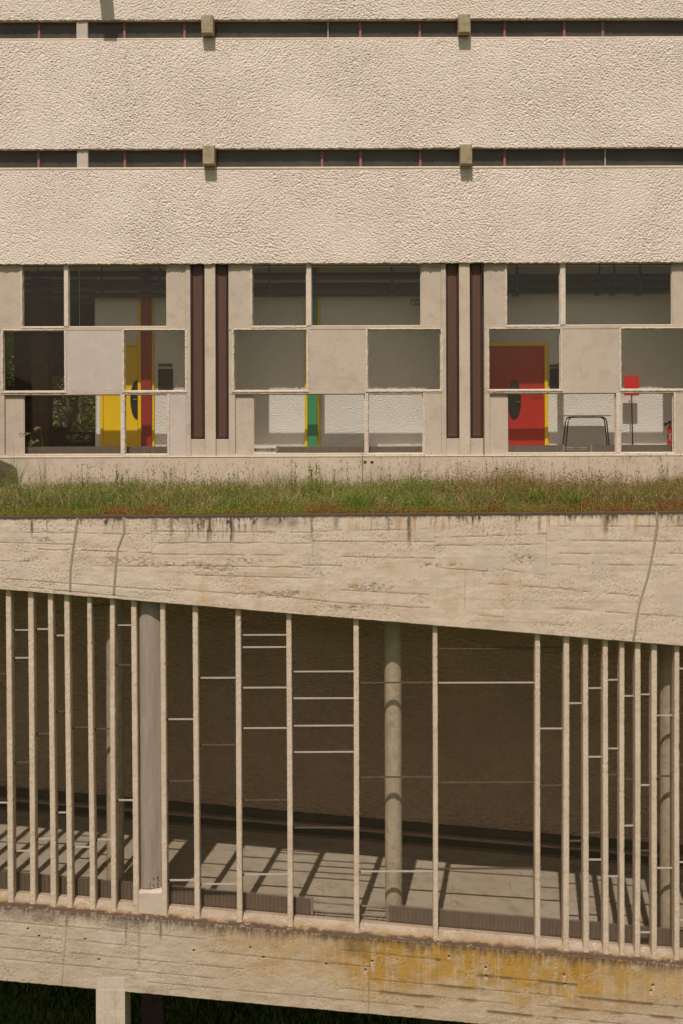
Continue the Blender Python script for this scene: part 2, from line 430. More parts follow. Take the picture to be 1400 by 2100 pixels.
# floor slabs, roof, back walls of the building so that its rooms are enclosed
YB = 34.0
FL = ZC - 0.72           # corridor floor
CEIL = Z(540, D2) + 0.12
MB().box(BX0, BX1, D2 + 0.31, YB, CEIL, CEIL + 0.2).build('ceiling_slab', 'ceiling_plaster', bld)
MB().box(BX0, BX1, 24.30, YB, FL - 0.35, FL).build('floor_slab', 'pale_floor', bld)
MB().box(BX0, BX1, D2 + 0.31, YB, Z(40, D2) + 0.12, Z(40, D2) + 0.3).build('ceiling_slab', 'ceiling_plaster', bld)
MB().box(BX0, BX1, D2 + 0.31, YB, Z(304, D2) + 0.12, Z(304, D2) + 0.3).build('ceiling_slab', 'ceiling_plaster', bld)
MB().box(BX0, BX1, 26.6, 26.8, CEIL + 0.2, Z(-190, D2)).build('room_wall', 'ceiling_plaster', bld)
MB().box(BX0, BX1, D2 + 0.31, YB, Z(-190, D2), Z(-190, D2) + 0.25).build('roof', 'panel_concrete', bld)
for xx in (BX0 - 0.2, BX1):
    MB().box(xx, xx + 0.2, D2, YB, FL - 0.35, Z(-190, D2) + 0.2).build('end_closure', 'panel_concrete', bld)
MB().box(BX0, BX1, 24.5, YB, 2.25, 2.5).build('underside_slab', 'shaded_concrete', bld)
MB().box(BX0, BX1, 24.56, 24.8, 2.5, FL - 0.35).build('lower_wall', 'panel_concrete', bld)
MB().box(BX0, BX1, YB - .2, YB, 2.5, FL - 0.35).build('lower_wall', 'panel_concrete', bld)

# ---- panelled storey
def rect(u0, u1, v0, v1, y=YF, t=0.10, mat='panel_concrete', name='concrete_panel', c=0.006, off=None):
    yo = y + (random.uniform(-0.004, 0.004) if off is None else off)
    return MB().cbox(X(u0, y), X(u1, y), yo, yo + t, Z(v1, y), Z(v0, y), c).build(name, mat, bld)
VT, VM0, VM1, VL0, VL1, VB = 538, 668, 676, 800, 808, 930
def window(u0, u1, v0, v1, bead, depth=0.06):
    """opening with a rendered bead round it and one pane; bead lists the raised sides"""
    y = YF; mb = MB(); w = 4.2; yf = y - 0.022
    rag = lambda: random.uniform(-0.004, 0.004)
    def side(a0, a1, b0, b1):        # ragged hand-made strip
        n = max(3, int(max(a1 - a0, b1 - b0) / 7)); 
        horiz = (a1 - a0) > (b1 - b0)
        for k in range(n):
            t0, t1 = k / n, (k + 1) / n
            if horiz: mb.cbox(X(a0 + (a1 - a0) * t0, y), X(a0 + (a1 - a0) * t1, y), yf + rag(), y + 0.1, Z(b1, y) + rag(), Z(b0, y) + rag(), 0.007)
            else: mb.cbox(X(a0, y) + rag(), X(a1, y) + rag(), yf + rag(), y + 0.1, Z(b0 + (b1 - b0) * t1, y), Z(b0 + (b1 - b0) * t0, y), 0.007)
    if 'l' in bead: side(u0 - w, u0, v0, v1 + (w if 'b' in bead else 0))
    if 'r' in bead: side(u1, u1 + w, v0, v1 + (w if 'b' in bead else 0))
    if 'b' in bead: side(u0, u1, v1, v1 + w)
    if 't' in bead: side(u0, u1, v0 - 2.5, v0)
    # thin inner stop behind the pane edge
    d = y + depth
    x0, x1, z0, z1 = X(u0, y), X(u1, y), Z(v1, y), Z(v0, y)
    for bx in ((x0, x0 + 0.012, z0, z1), (x1 - 0.012, x1, z0, z1), (x0 + 0.012, x1 - 0.012, z0, z0 + 0.012), (x0 + 0.012, x1 - 0.012, z1 - 0.012, z1)):
        mb.box(bx[0], bx[1], d - 0.012, d + 0.02, bx[2], bx[3])
    wobj = mb.build('window', 'mortar', bld)
    MB().box(x0 + 0.013, x1 - 0.013, d, d + 0.006, z0 + 0.013, z1 - 0.013).build('pane', 'window_glass', wobj)

bays = [ # left edge, right edge, upper pair, middle pair, lower recess + pair
    (-50, 392, (48, 133), (142, 343), (8, 133), (256, 381), (10, 48), (48, 248), (257, 344)),
    (470, 914, (519, 630), (640, 863), (481, 630), (753, 903), (483, 520), (520, 747), (754, 866)),
    (992, 1434, (1039, 1148), (1159, 1378), (1002, 1148), (1273, 1421), (1003, 1040), (1040, 1262), (1272, 1380))]
def bay(xl, xr, a, b, c, d, rc, e, f, shift=0):
    s = shift
    R = lambda u0, u1, v0, v1, **k: rect(u0 + s, u1 + s, v0, v1, **k)
    R(xl, a[0], VT, VM0); R(a[1], b[0], VT, VM0, mat='mortar', off=-0.02); R(b[1], xr - 10, VT + 9, VM0, off=0.012)
    R(xr - 10, xr, VT, 934, off=-0.012)
    R(b[1], xr - 10, VT, VT + 9)
    R(xl, xr - 10, VM0, VM1, off=-0.008)
    R(xl, c[0], VM1, VL0); R(c[1], d[0], VM1, VL0, mat='panel_concrete_pale' if xl < 0 else 'panel_concrete'); R(d[1], xr - 10, VM1, VL0)
    R(xl, xr - 10, VL0, VL1, off=-0.006)
    R(xl, rc[0], VL1, VB); R(rc[0], rc[1], VL1, VB, off=0.05, t=0.06); R(e[1], f[0], VL1, VB, mat='mortar', off=-0.014); R(f[1], xr - 10, VL1, VB, mat='panel_concrete_pale' if xl < 0 else 'panel_concrete')
    R(xl, xr - 10, VB, 936, off=-0.01)
    window(a[0] + s, a[1] + s, 545, VM0, 'lb'); window(b[0] + s, b[1] + s, 545, VM0, '')
    window(c[0] + s, c[1] + s, VM1, VL0, 'lrbt'); window(d[0] + s, d[1] + s, VM1, VL0, 'lrbt')
    window(e[0] + s, e[1] + s, VL1, VB, '', 0.075); window(f[0] + s, f[1] + s, VL1, VB, 'lrb')
for bb in bays: bay(*bb)
bay(*bays[1], shift=-1040); bay(*bays[1], shift=1040)
for p in (-608, -88, 432, 952, 1472, 1992):
    # pilaster with the ventilators either side
    rect(p - 11, p + 11, 538, 936, y=YF - 0.045, t=0.14, mat='plinth_concrete', name='pilaster', off=0)
    for u0, u1 in ((p - 40, p - 11), (p + 11, p + 38)):
        y = YF + 0.045
        fr = MB(); x0, x1, z0, z1 = X(u0 + 1.2, y), X(u1 - 1.2, y), Z(899, y), Z(536, y); w = 0.036
        fr.cbox(x0, x0 + w, y - 0.02, y + 0.06, z0, z1, 0.006); fr.cbox(x1 - w, x1, y - 0.02, y + 0.06, z0, z1, 0.006)
        fr.cbox(x0 + w, x1 - w, y - 0.02, y + 0.06, z0, z0 + w, 0.006)
        vent = fr.build('ventilator', 'brown_paint_dark', bld)
        MB().cbox(x0 + w, x1 - w, y + 0.012, y + 0.05, z0 + w, z1, 0.003).build('flap', 'brown_paint', vent)
        MB().cbox(x0 + w, x1 - w, y - 0.006, y + 0.011, z0 + w, z0 + w + 0.045, 0.005).build('sill', 'brown_paint', vent)
        rect(u0, u1, 900, 936, off=0.01)
# plinth under the storey
rect(-470, 1920, 937, 1075, y=YF - 0.06, t=0.3, mat='plinth_concrete', name='plinth', off=0)
rect(-470, 1920, 934.5, 937, y=YF - 0.07, t=0.3, mat='mortar', name='ledge', off=0)
for u0, u1 in ((744, 750), (758, 764)):
    rect(u0, u1, 945.5, 949.5, y=YF - 0.075, t=0.05, mat='dark_wood', name='drain_hole_shade', off=0, c=0.003)  # solid dark blocks stand in for the shade inside two drain holes

# ---- corridor behind the windows
YW = 25.75
XW = X(196, YW)
MB().box(XW, BX1, YW, YW + 0.2, FL, CEIL).build('inner_wall', 'white_plaster', bld)
MB().box(XW, XW + 0.2, YW + 0.2, YB - 0.2, FL, CEIL).build('room_partition', 'white_plaster', bld)
# room on the left, with a far window to the trees
far = MB(); zt, zb = Z(770, YB), Z(905, YB)
xa, xb = X(96, YB), X(215, YB)
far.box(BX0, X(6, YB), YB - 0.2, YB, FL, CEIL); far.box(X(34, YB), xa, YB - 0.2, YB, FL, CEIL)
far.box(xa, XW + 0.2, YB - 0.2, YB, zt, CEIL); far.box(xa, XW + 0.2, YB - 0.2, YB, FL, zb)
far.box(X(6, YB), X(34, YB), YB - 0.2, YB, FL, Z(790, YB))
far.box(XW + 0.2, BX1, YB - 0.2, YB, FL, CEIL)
far.build('far_wall', 'shaded_concrete', bld)
MB().box(xa, XW + .2, YB - 0.12, YB - 0.114, zb, zt).build('pane', 'window_glass', bld)
MB().box(X(6, YB), X(34, YB), YB - 0.12, YB - 0.114, Z(790, YB), CEIL).build('pane', 'strip_glass', bld)
MB().box(X(6, YB - .3), X(14, YB - .3), YB - .3, YB - .21, FL, CEIL).build('window_leaf', 'dark_wood', bld)
MB().cbox(X(64, 27.5), X(100, 27.5), 27.5, 27.9, FL, CEIL).build('room_pillar', 'shaded_concrete', bld)
MB().box(X(110, YB - .3), X(136, YB - .3), YB - 0.34, YB - 0.3, zb - 0.2, zb + 0.42).build('window_leaf', 'dark_wood', bld)

def wall_box(u0, u1, v0, v1, y, t, mat, name, parent, c=0.004):
    return MB().cbox(X(u0, y), X(u1, y), y, y + t, Z(v1, y), Z(v0, y), c).build(name, mat, parent)
# yellow door, left
dr = wall_box(213, 283, 709, 927, YW - 0.05, 0.049, 'yellow_paint', 'door', bld)
for a in ((206, 212.6, 703, 927), (283.4, 290, 640, 927), (213, 283, 701, 708)):
    wall_box(*a, YW - 0.075, 0.07, 'yellow_paint', 'door_frame', dr)
def oval(name, uc, vc, ru, rv, y, mat, parent, half=False):
    n = 28; mb = MB(); pr = []
    a0, a1 = (math.pi / 2, 3 * math.pi / 2) if half else (0, 2 * math.pi)
    for k in range(n + (1 if half else 0)):
        t = a0 + (a1 - a0) * k / n; pr.append((X(uc + ru * math.cos(t), y), Z(vc + rv * math.sin(t), y)))
    mb.prism(pr, y, y + 0.014, 'y'); return mb.build(name, mat, parent)
oval('hand_plate', 282.5, 818, 14.5, 40, YW - 0.07, 'black_paint', dr, True)
MB().cbox(X(274, YW - .1), X(280, YW - .1), YW - 0.10, YW - 0.071, Z(818.5, YW), Z(817, YW)).build('handle', 'pale_metal', dr)
# painted posts
def post(u, mat):
    o = wall_box(u - 10, u + 10, 520, 930, YW - 0.12, 0.11, mat, 'painted_post', bld)
    wall_box(u - 16, u - 10.3, 520, 930, YW - 0.05, 0.045, 'yellow_paint', 'side_strip', o)
    wall_box(u + 10.3, u + 16, 520, 930, YW - 0.05, 0.045, 'yellow_paint', 'side_strip', o)
post(301, 'post_red'); post(641.5, 'green_paint')
# red door, right
dr = wall_box(998, 1115.5, 711, 927, YW - 0.05, 0.049, 'red_paint', 'door', bld)
wall_box(1116, 1123, 703, 927, YW - 0.075, 0.07, 'yellow_paint', 'door_frame', dr)
wall_box(990, 1115.6, 703, 710.5, YW - 0.075, 0.07, 'yellow_paint', 'door_frame', dr)
wall_box(990, 997.5, 711, 927, YW - 0.075, 0.07, 'yellow_paint', 'door_frame', dr)
oval('hand_plate', 1053.5, 820, 14, 40, YW - 0.07, 'black_paint', dr)
MB().tube([(X(1056, YW - .1), YW - 0.10, Z(826, YW)), (X(1066, YW - .1), YW - 0.10, Z(826, YW))], 0.012).build('handle', 'tube_steel', dr)
wall_box(1090, 1112, 804, 818, YW - 0.06, 0.009, 'post_red', 'letter_plate', dr)

# pipes under the corridor ceiling
def pipe(pts, r, name='pipe', mat='pipe_dark'): MB().tube(pts, r, 10).build(name, mat, bld, True)
yp = 25.25
for v, r, dy in ((566, 0.075, 0.0), (580, 0.03, .25), (594, 0.095, 0.05), (602, 0.035, 0.3)):
    pipe([(X(470, yp) - 0.3, yp + dy, Z(v, yp)), (X(960, yp), yp + dy, Z(v, yp))], r)
for v, r, dy in ((569, 0.055, 0.0), (575, 0.05, .2), (585, 0.06, 0.05), (596, 0.07, 0.2), (600, .03, 0)):
    pipe([(X(960, yp) + .005, yp + dy, Z(v, yp)), (BX1, yp + dy, Z(v, yp))], r)
for v, r, dy in ((560, 0.06, 0.0), (574, 0.05, .2), (588, 0.07, 0.05), (602, 0.06, 0.2)):
    pipe([(-9, yp + dy, Z(v, yp)), (X(470, yp) - .31, yp + dy, Z(v, yp))], r)
for u, w in ((554, 2), (803, 2.5), (1060, 2.5), (1229, 1.5), (1260, 1.5), (1312, 2.5), (80, 2), (210, 2), (330, 2)):
    MB().box(X(u - w, yp - .1), X(u + w, yp - .1), yp - 0.12, yp - 0.09, Z(606, yp), CEIL).build('pipe_hanger', 'pipe_dark', bld)
    MB().box(X(u - 3.5 - w, yp - .1), X(u + 3.5 + w, yp - .1), yp - 0.115, yp + 0.25, Z(606, yp), Z(603.5, yp)).build('pipe_bracket', 'pipe_dark', bld)

# ================================================================== the glazed walkway
walk = thing('glazed_walkway', 'concrete walkway with sloping beams, thin upright fins and glass between them', 'walkway')
Y1 = 20.0
WX0, WX1 = -10.5, 10.5
def vline(a, b): return lambda u: a + b * u
roofV = vline(1059, -0.0075)
beamV = vline(1208.5, 0.0836)
edgeV = vline(1858, 0.0872)
sillV = vline(1828.5, 0.0867)
botV = vline(2011, 0.0907)
def zof(fn, x, y):                     # world height of a measured line at world x, in the plane y
    up = U0 + x / y * F
    # v = a + b*u with u = up + TH*(v'-V0), v' = v + TH*(u-U0)
    v = fn(up)
    for _ in range(3):
        vp = v + TH * (up - U0); u = up + TH * (vp - V0); v = fn(u)
    return ZC + (V0 - (v + TH * (u - U0))) / F * y
zofv = np.vectorize(zof, excluded=[0])
def photo(x, y, z):
    up = U0 + x / y * F; vp = V0 - (z - ZC) / y * F
    return up + TH * (vp - V0), vp - TH * (up - U0)

def seg_dist(u, v, s):
    (u0, v0, u1, v1) = s; du, dv = u1 - u0, v1 - v0; L = du * du + dv * dv
    t = np.clip(((u - u0) * du + (v - v0) * dv) / L, 0, 1)
    return np.hypot(u - u0 - t * du, v - v0 - t * dv), t

# ---- roof beam
xs1 = np.linspace(WX0, WX1, 1400); nc = len(xs1)
ztop = zofv(roofV, xs1, Y1); zbot = zofv(beamV, xs1, Y1)
ztop = np.interp(xs1, [xs1[0], xs1[-1]], [ztop[0], ztop[-1]]) + 0.012 * (fbm(xs1 * 6, xs1 * 0, 8, 3) - 0.5)
zbot = zbot + 0.010 * (fbm(xs1 * 8, xs1 * 0, 18, 3) - 0.5)
nr = 125
t = np.linspace(0, 1, nr)[:, None]
xs = np.repeat(xs1[None], nr, 0); zs = zbot[None] * (1 - t) + ztop[None] * t
uu, vv = photo(xs, Y1, zs)
dirt = np.zeros_like(uu); ochre = np.zeros_like(uu); patch = np.zeros_like(uu); dep = np.zeros_like(uu)
LINES = [(-60, 1090, 310, 1096), (310, 1090, 642, 1092), (-60, 1111, 150, 1117), (78, 1127, 140, 1129), (168, 1129, 310, 1134), (312, 1137, 640, 1139),
         (312, 1113, 640, 1114), (-60, 1150, 60, 1152), (190, 1160, 330, 1163), (330, 1160, 620, 1163), (620, 1159, 700, 1160), (-60, 1182, 350, 1212),
         (350, 1207, 560, 1222), (400, 1180, 655, 1186), (642, 1090, 890, 1085), (642, 1110, 890, 1112), (700, 1142, 890, 1145), (890, 1103, 1120, 1095),
         (890, 1120, 1120, 1116), (1120, 1080, 1460, 1080), (1120, 1109, 1460, 1110), (1120, 1135, 1460, 1135), (1130, 1158, 1215, 1158), (1215, 1158, 1460, 1160),
         (1000, 1197, 1210, 1213), (1240, 1216, 1310, 1223), (700, 1210, 880, 1220), (700, 1237, 880, 1248), (1130, 1247, 1210, 1252), (1240, 1255, 1460, 1270),
         (1110, 1280, 1170, 1283), (560, 1222, 700, 1237), (900, 1165, 1000, 1172), (1030, 1168, 1120, 1180), (980, 1262, 1100, 1272), (60, 1205, 300, 1228)]
wob = 2.2 * (fbm(uu / 28, vv / 28, 5, 3) - 0.5)
for k, s in enumerate(LINES):
    d, tt = seg_dist(uu, vv + wob * (0.4 + 1.4 * (k % 3 == 0)), s)
    fade = sstep(0.18, 0.5, fbm(uu / 34 + k * 7, vv / 60, 40 + k, 3))
    dep += 0.007 * fade * (1 - sstep(0.2, 1.7, d)); dirt = np.maximum(dirt, 0.62 * fade * (1 - sstep(0.1, 1.6, d)))
for s in ((312, 1055, 312, 1140), (642, 1055, 642, 1140), (890, 1055, 889, 1115), (1120, 1050, 1119, 1165), (953, 1170, 952, 1250)):
    d, tt = seg_dist(uu, vv, s)
    dep += 0.004 * (1 - sstep(0.2, 1.5, d)); dirt = np.maximum(dirt, 0.3 * (1 - sstep(0.2, 1.5, d)))
for (u0, u1, v0, v1, a) in [(30, 62, 1070, 1090, .8), (22, 60, 1092, 1112, .8), (20, 60, 1117, 1133, .6), (5, 57, 1153, 1176, .7), (150, 192, 1142, 1172, .6), (275, 315, 1213, 1228, .5),
        (380, 395, 1090, 1105, .5), (625, 660, 1138, 1178, 1.), (640, 658, 1106, 1138, .5), (970, 1035, 1140, 1172, .9), (1090, 1118, 1138, 1178, .8), (880, 903, 1168, 1200, .6),
        (1213, 1245, 1140, 1187, .8), (763, 778, 1062, 1080, .9), (845, 875, 1088, 1105, .7), (890, 906, 1098, 1122, .7), (1120, 1135, 1140, 1156, .6), (1375, 1430, 1195, 1260, .7), (1345, 1360, 1170, 1195, .6), (1325, 1345, 1080, 1100, .5)]:
    j = 5 * (fbm(uu / 9, vv / 9, 71, 3) - 0.5)
    mk = sstep(-1.5, 1.5, uu + j - u0) * sstep(-1.5, 1.5, u1 - uu + j) * sstep(-1.5, 1.5, vv + j - v0) * sstep(-1.5, 1.5, v1 - vv + j)
    patch = np.maximum(patch, mk * a)
for (uc, vc, ru, rv) in [(1090, 1235, 34, 38), (1010, 1290, 60, 12), (860, 1275, 30, 9)]:
    mk = 1 - sstep(0.5, 1.2, np.hypot((uu - uc) / ru, (vv - vc) / rv) + 0.6 * (fbm(uu / 15, vv / 15, 81, 3) - .5)); patch = np.maximum(patch, 0.55 * mk)
# honeycombed pour lines
hz = np.zeros_like(uu)
for (uc, vc, ru, rv) in [(80, 1150, 40, 9), (230, 1150, 90, 10), (330, 1158, 130, 8), (500, 1152, 70, 9), (1075, 1148, 40, 12), (900, 1160, 60, 8), (80, 1107, 60, 7), (760, 1205, 60, 12), (560, 1220, 120, 9), (700, 1248, 80, 8), (440, 1165, 60, 10)]:
    hz = np.maximum(hz, 1 - sstep(0.4, 1.1, np.hypot((uu - uc) / ru, (vv - vc) / rv) + 0.7 * (fbm(uu / 12, vv / 9, 83, 3) - .5)))
f1, f2 = worley(uu / 3.6, vv / 2.6, 9)
pit = hz * (1 - sstep(0.1, 0.34, f2 - f1)) * sstep(0.35, 0.6, fbm(uu / 7, vv / 5, 88, 2))
f1b, _ = worley(uu / 7.5, vv / 7.5, 19)
rar = (1 - sstep(0.10, 0.2, f1b)) * sstep(0.5, 0.62, fbm(uu / 50, vv / 25, 84, 3))
dep += 0.012 * pit + 0.008 * rar; dirt = np.maximum(dirt, 0.55 * pit); dirt = np.maximum(dirt, 0.5 * rar)
# run-off from the roof edge
below = vv - roofV(uu)
n1 = 0.55 * fbm(uu / 2.6, uu * 0, 101, 2) + 0.45 * fbm(uu / 7.5, uu * 0, 102, 2); n2 = fbm(uu / 55, uu * 0 + 3, 103, 3); n3 = fbm(uu / 9, uu * 0 + 7, 105, 2)
heavy = sstep(300, 330, uu) * sstep(690, 640, uu) * 0.8 + sstep(700, 1100, uu) * 0.2 + 0.34
L = 5 + 95 * heavy * np.clip(n1 - 0.42, 0, 1) * (0.35 + 1.5 * np.clip(n2 - 0.3, 0, 1)) * 2.2 + 8 * n3
drip = 1 - sstep(0.35, 1.0, below / L)
drip *= (0.2 + 0.8 * sstep(0.32, 0.62, fbm(uu / 3.5, vv / 9, 107, 3))) * (0.45 + 0.55 * sstep(0.3, 0.6, fbm(uu / 38, uu * 0, 108, 3)))
strong = np.zeros_like(uu)
for uc, wd, ln, st_ in ((66, 4, 55, .8), (97, 2.2, 34, .8), (320, 6, 40, .5), (352, 6, 60, .6), (430, 8, 60, .55), (480, 3, 70, .6), (560, 40, 34, .45), (640, 4, 60, .7), (838, 6, 82, .75), (796, 4, 45, .5), (1105, 5, 50, .5), (1240, 8, 60, .5), (690, 8, 40, .5), (600, 18, 36, .5), (400, 60, 30, .35)):
    ww = wd * (1 + 0.5 * (fbm(vv / 6, uu * 0, 111, 2) - .5))
    strong = np.maximum(strong, st_ * (1 - sstep(0.3, 1.0, np.abs(uu - uc + 2 * (fbm(vv / 11, vv * 0, 113, 2) - .5)) / ww)) * (1 - sstep(0.5, 1.0, below / ln)) * (0.45 + 0.7 * fbm(uu / 3, vv / 6, 115, 3)))
edge = (1 - sstep(5.0, 9.0, below + 3 * (fbm(uu / 5, uu * 0, 121, 3) - .5)))
dirt = np.maximum.reduce([dirt, 0.9 * drip, strong * 1.1, 1.0 * edge])
ochre = 0.25 * sstep(0.52, 0.75, fbm(uu / 22, vv / 40, 131, 4)) * sstep(300, 420, uu) * sstep(1350, 900, uu) * sstep(1130, 1190, vv)
ochre = np.maximum(ochre, 0.6 * sstep(0.62, 0.75, fbm(uu / 5, vv / 60, 133, 2)) * (1 - sstep(20, 60, below)) * sstep(650, 760, uu))
# board offsets
brd = 0.004 * (hash2(np.floor((vv - 0.02 * uu) / 22), np.floor(uu / 320), 3) - 0.5)
y = Y1 + dep + brd + 0.010 * (fbm(uu / 60, vv / 30, 141, 3) - .5) + 0.003 * vnoise(uu / 2.5, vv / 2.5, 143)
V = np.stack([xs, y, zs], -1)
back_b = np.stack([xs1, np.full(nc, Y1 + 0.4), zbot], -1)[None]; back_t = np.stack([xs1, np.full(nc, Y1 + 0.12), ztop], -1)[None]
V = np.concatenate([back_b, V, back_t]); pad = lambda a, bot=0, top=1.0: np.concatenate([np.full((1, nc), bot), a, np.full((1, nc), top)])
stain = np.stack([pad(dirt, .1, .9), pad(ochre, 0, 0), pad(patch, 0, 0), np.ones((nr + 2, nc))], -1)
npmesh('roof_beam', V.reshape(-1, 3), gridfaces(nr + 2, nc), 'roof_beam_concrete', walk, True, {'stain': ('FLOAT_COLOR', stain)})

# sealed cracks
def filler(pts, w=3.2):
    mb = MB(); n = len(pts); P = []
    M = 26; us = np.interp(np.linspace(0, n - 1, M), range(n), [p[0] for p in pts]); vs_ = np.interp(np.linspace(0, n - 1, M), range(n), [p[1] for p in pts])
    k = np.array([.25, .5, .25]); us2 = us.copy(); us2[1:-1] = np.convolve(us, k, 'valid')
    for i in range(M):
        prof = [(-w, 0.012), (-w * .5, -0.008), (w * .5, -0.009), (w, 0.012)]
        for du, dy in prof: P.append((XR(us2[i] + du + random.uniform(-.3, .3), vs_[i], Y1), Y1 + dy - 0.004, ZR(us2[i], vs_[i], Y1)))
    fs = [(i * 4 + j, i * 4 + j + 1, (i + 1) * 4 + j + 1, (i + 1) * 4 + j) for i in range(M - 1) for j in range(3)]
    mb.add(P, fs).build('crack_filler', 'filler', walk, True)
filler([(160, 1062), (156, 1090), (150, 1130), (145, 1170), (144, 1212)])
filler([(254, 1060), (256, 1090), (242, 1125), (238, 1165), (234, 1218)])
filler([(1345, 1050), (1347, 1078), (1338, 1130), (1328, 1180), (1308, 1245), (1298, 1312)])

# roof slab and soil
zr = lambda x: float(np.interp(x, [xs1[0], xs1[-1]], [ztop[0], ztop[-1]]))
mb = MB()
for (y0, y1, dz0, dz1, nm, mt) in ((Y1 + 0.12, 24.15, -0.03, -0.25, 'soil_bed', 'soil'),):
    mb.add([(WX0, y0, zr(WX0) + dz0), (WX1, y0, zr(WX1) + dz0), (WX1, y1, zr(WX1) + dz0), (WX0, y1, zr(WX0) + dz0),
            (WX0, y0, zr(WX0) + dz1), (WX1, y0, zr(WX1) + dz1), (WX1, y1, zr(WX1) + dz1), (WX0, y1, zr(WX0) + dz1)],
           [(0, 1, 2, 3), (7, 6, 5, 4), (0, 4, 5, 1), (2, 6, 7, 3), (0, 3, 7, 4), (1, 5, 6, 2)])
    mb.build(nm, mt, walk)
def sheet(fn, dz, y0, y1, th, name, mat, parent=walk, x0=WX0, x1=WX1, yref=Y1):
    za, zb_ = zof(fn, x0, yref) + dz, zof(fn, x1, yref) + dz
    MB().add([(x0, y0, za), (x1, y0, zb_), (x1, y1, zb_), (x0, y1, za), (x0, y0, za - th), (x1, y0, zb_ - th), (x1, y1, zb_ - th), (x0, y1, za - th)],
             [(0, 1, 2, 3), (7, 6, 5, 4), (0, 4, 5, 1), (2, 6, 7, 3), (0, 3, 7, 4), (1, 5, 6, 2)]).build(name, mat, parent)
sheet(beamV, 0.16, Y1 + 0.41, 24.3, 0.12, 'ceiling', 'ceiling_plaster')
# unseen block added left of the picture, shaped to cast the plinth's shadow
mb = MB(); mb.prism([(-8.0, ZC + 1.3), (-6.90, ZC + 0.86), (-6.80, ZC + 0.78), (-6.80, ZC - 1.7), (-8.0, ZC - 1.7)], 22.6, 23.0, 'y'); mb.build('unseen_roof_block', 'block_concrete', walk)

# ---- floor beam with weathered sill
nr_f, nr_s = 104, 22
zb = zofv(botV, xs1, Y1) + 0.012 * (fbm(xs1 * 9, xs1 * 0, 28, 3) - 0.5)
ze = zofv(edgeV, xs1, Y1); zs_ = zofv(sillV, xs1, Y1 + 0.22)
rowsY, rowsZ = [], []
for tt in np.linspace(0, 1, nr_f): rowsY.append(np.full(nc, Y1)); rowsZ.append(zb * (1 - tt) + ze * tt)
for tt in np.linspace(0, 1, nr_s)[1:]:
    rowsY.append(np.full(nc, Y1 + 0.22 * tt)); prof = 0.18 * tt + 0.82 * tt ** 1.5
    rowsZ.append(ze * (1 - prof) + zs_ * prof)
ys = np.array(rowsY); zs = np.array(rowsZ); xs = np.repeat(xs1[None], len(ys), 0)
uu, vv = photo(xs, ys, zs); ev = edgeV(uu); bel = vv - ev
issill = (np.arange(len(ys)) >= nr_f)[:, None] & np.ones_like(uu, bool)
tsill = np.clip((ys - Y1) / 0.22, 0, 1)
dirt = np.zeros_like(uu); ochre = np.zeros_like(uu); patch = np.zeros_like(uu); dep = np.zeros_like(uu)
# run-off below the edge
n1 = fbm(uu / 3.0, uu * 0, 201, 2); n2 = fbm(uu / 45, uu * 0 + 3, 203, 3)
L = 7 + 38 * np.clip(fbm(uu / 7.0, uu * 0, 202, 3) - 0.2, 0, 1) * (0.1 + 1.6 * n2) + 16 * fbm(uu / 30, uu * 0, 205, 3) + 8 * (n1 - .5)
drip = (1 - sstep(-0.1, 1.0, bel / L)) * (0.5 + 0.5 * sstep(0.3, 0.6, fbm(uu / 3, vv / 12, 207, 3)))
strong = np.zeros_like(uu)
for uc, wd, ln, st_ in ((259, 3, 68, .7), (330, 4, 50, .7), (287, 3, 60, .4), (137, 5, 40, .6), (728, 36, 52, .55), (30, 40, 30, .5), (90, 40, 34, .55), (240, 40, 30, .5), (1335, 30, 26, .4), (560, 30, 24, .4)):
    strong = np.maximum(strong, st_ * (1 - sstep(0.35, 1.0, np.abs(uu - uc + 3 * (fbm(vv / 11, vv * 0, 213, 2) - .5)) / wd)) * (1 - sstep(0.5, 1.0, bel / ln)) * (0.4 + 0.8 * fbm(uu / 3, vv / 9, 215, 3)))
dirt = np.where(issill, 0, np.maximum(0.85 * drip, strong))
# mossy edge strip of the sill, then ochre growth, then clean concrete by the glass
edge_n = fbm(uu / 14, vv / 8, 221, 4)
sd_ = 0.33 + 0.62 * (1 - sstep(0.22, 0.6, tsill + 0.42 * (edge_n - .5)))
so = 0.5 * sstep(0.12, 0.3, tsill + 0.3 * (edge_n - .5)) * (1 - sstep(0.5, 0.86, tsill + 0.5 * (fbm(uu / 22, uu * 0, 223, 3) - .5)))
lich = (worley(uu / 8, vv / 5, 229)[0] < 0.34 * sstep(0.45, 0.75, fbm(uu / 16, vv / 9, 230, 3)))
dirt = np.where(issill, sd_, dirt); ochre = np.where(issill, so, ochre)
patch = np.where(issill & lich, 0.5, patch); dirt = np.where(issill & lich, dirt * 0.6, dirt)
# ochre lichen over the right part of the face
om = sstep(340, 560, uu + 60 * (fbm(uu / 40, vv / 20, 241, 3) - .5)) * (0.45 + 0.55 * sstep(620, 780, uu)) * (1 - 0.45 * sstep(1150, 1400, uu))
lowf = 1 - sstep(0.35, 1.0, bel / (95 + 70 * fbm(uu / 60, uu * 0, 243, 3)))
on = 0.55 + 0.45 * sstep(0.30, 0.60, fbm(uu / 26, vv / 16, 245, 5))
ochre = np.where(issill, ochre, np.clip(om * on * (0.25 + 0.95 * lowf), 0, 1))
wash = sstep(0.58, 0.8, fbm(uu / 3.2, vv / 70, 247, 2)) * 0.5; ochre = np.where(issill, ochre, ochre * (1 - wash))
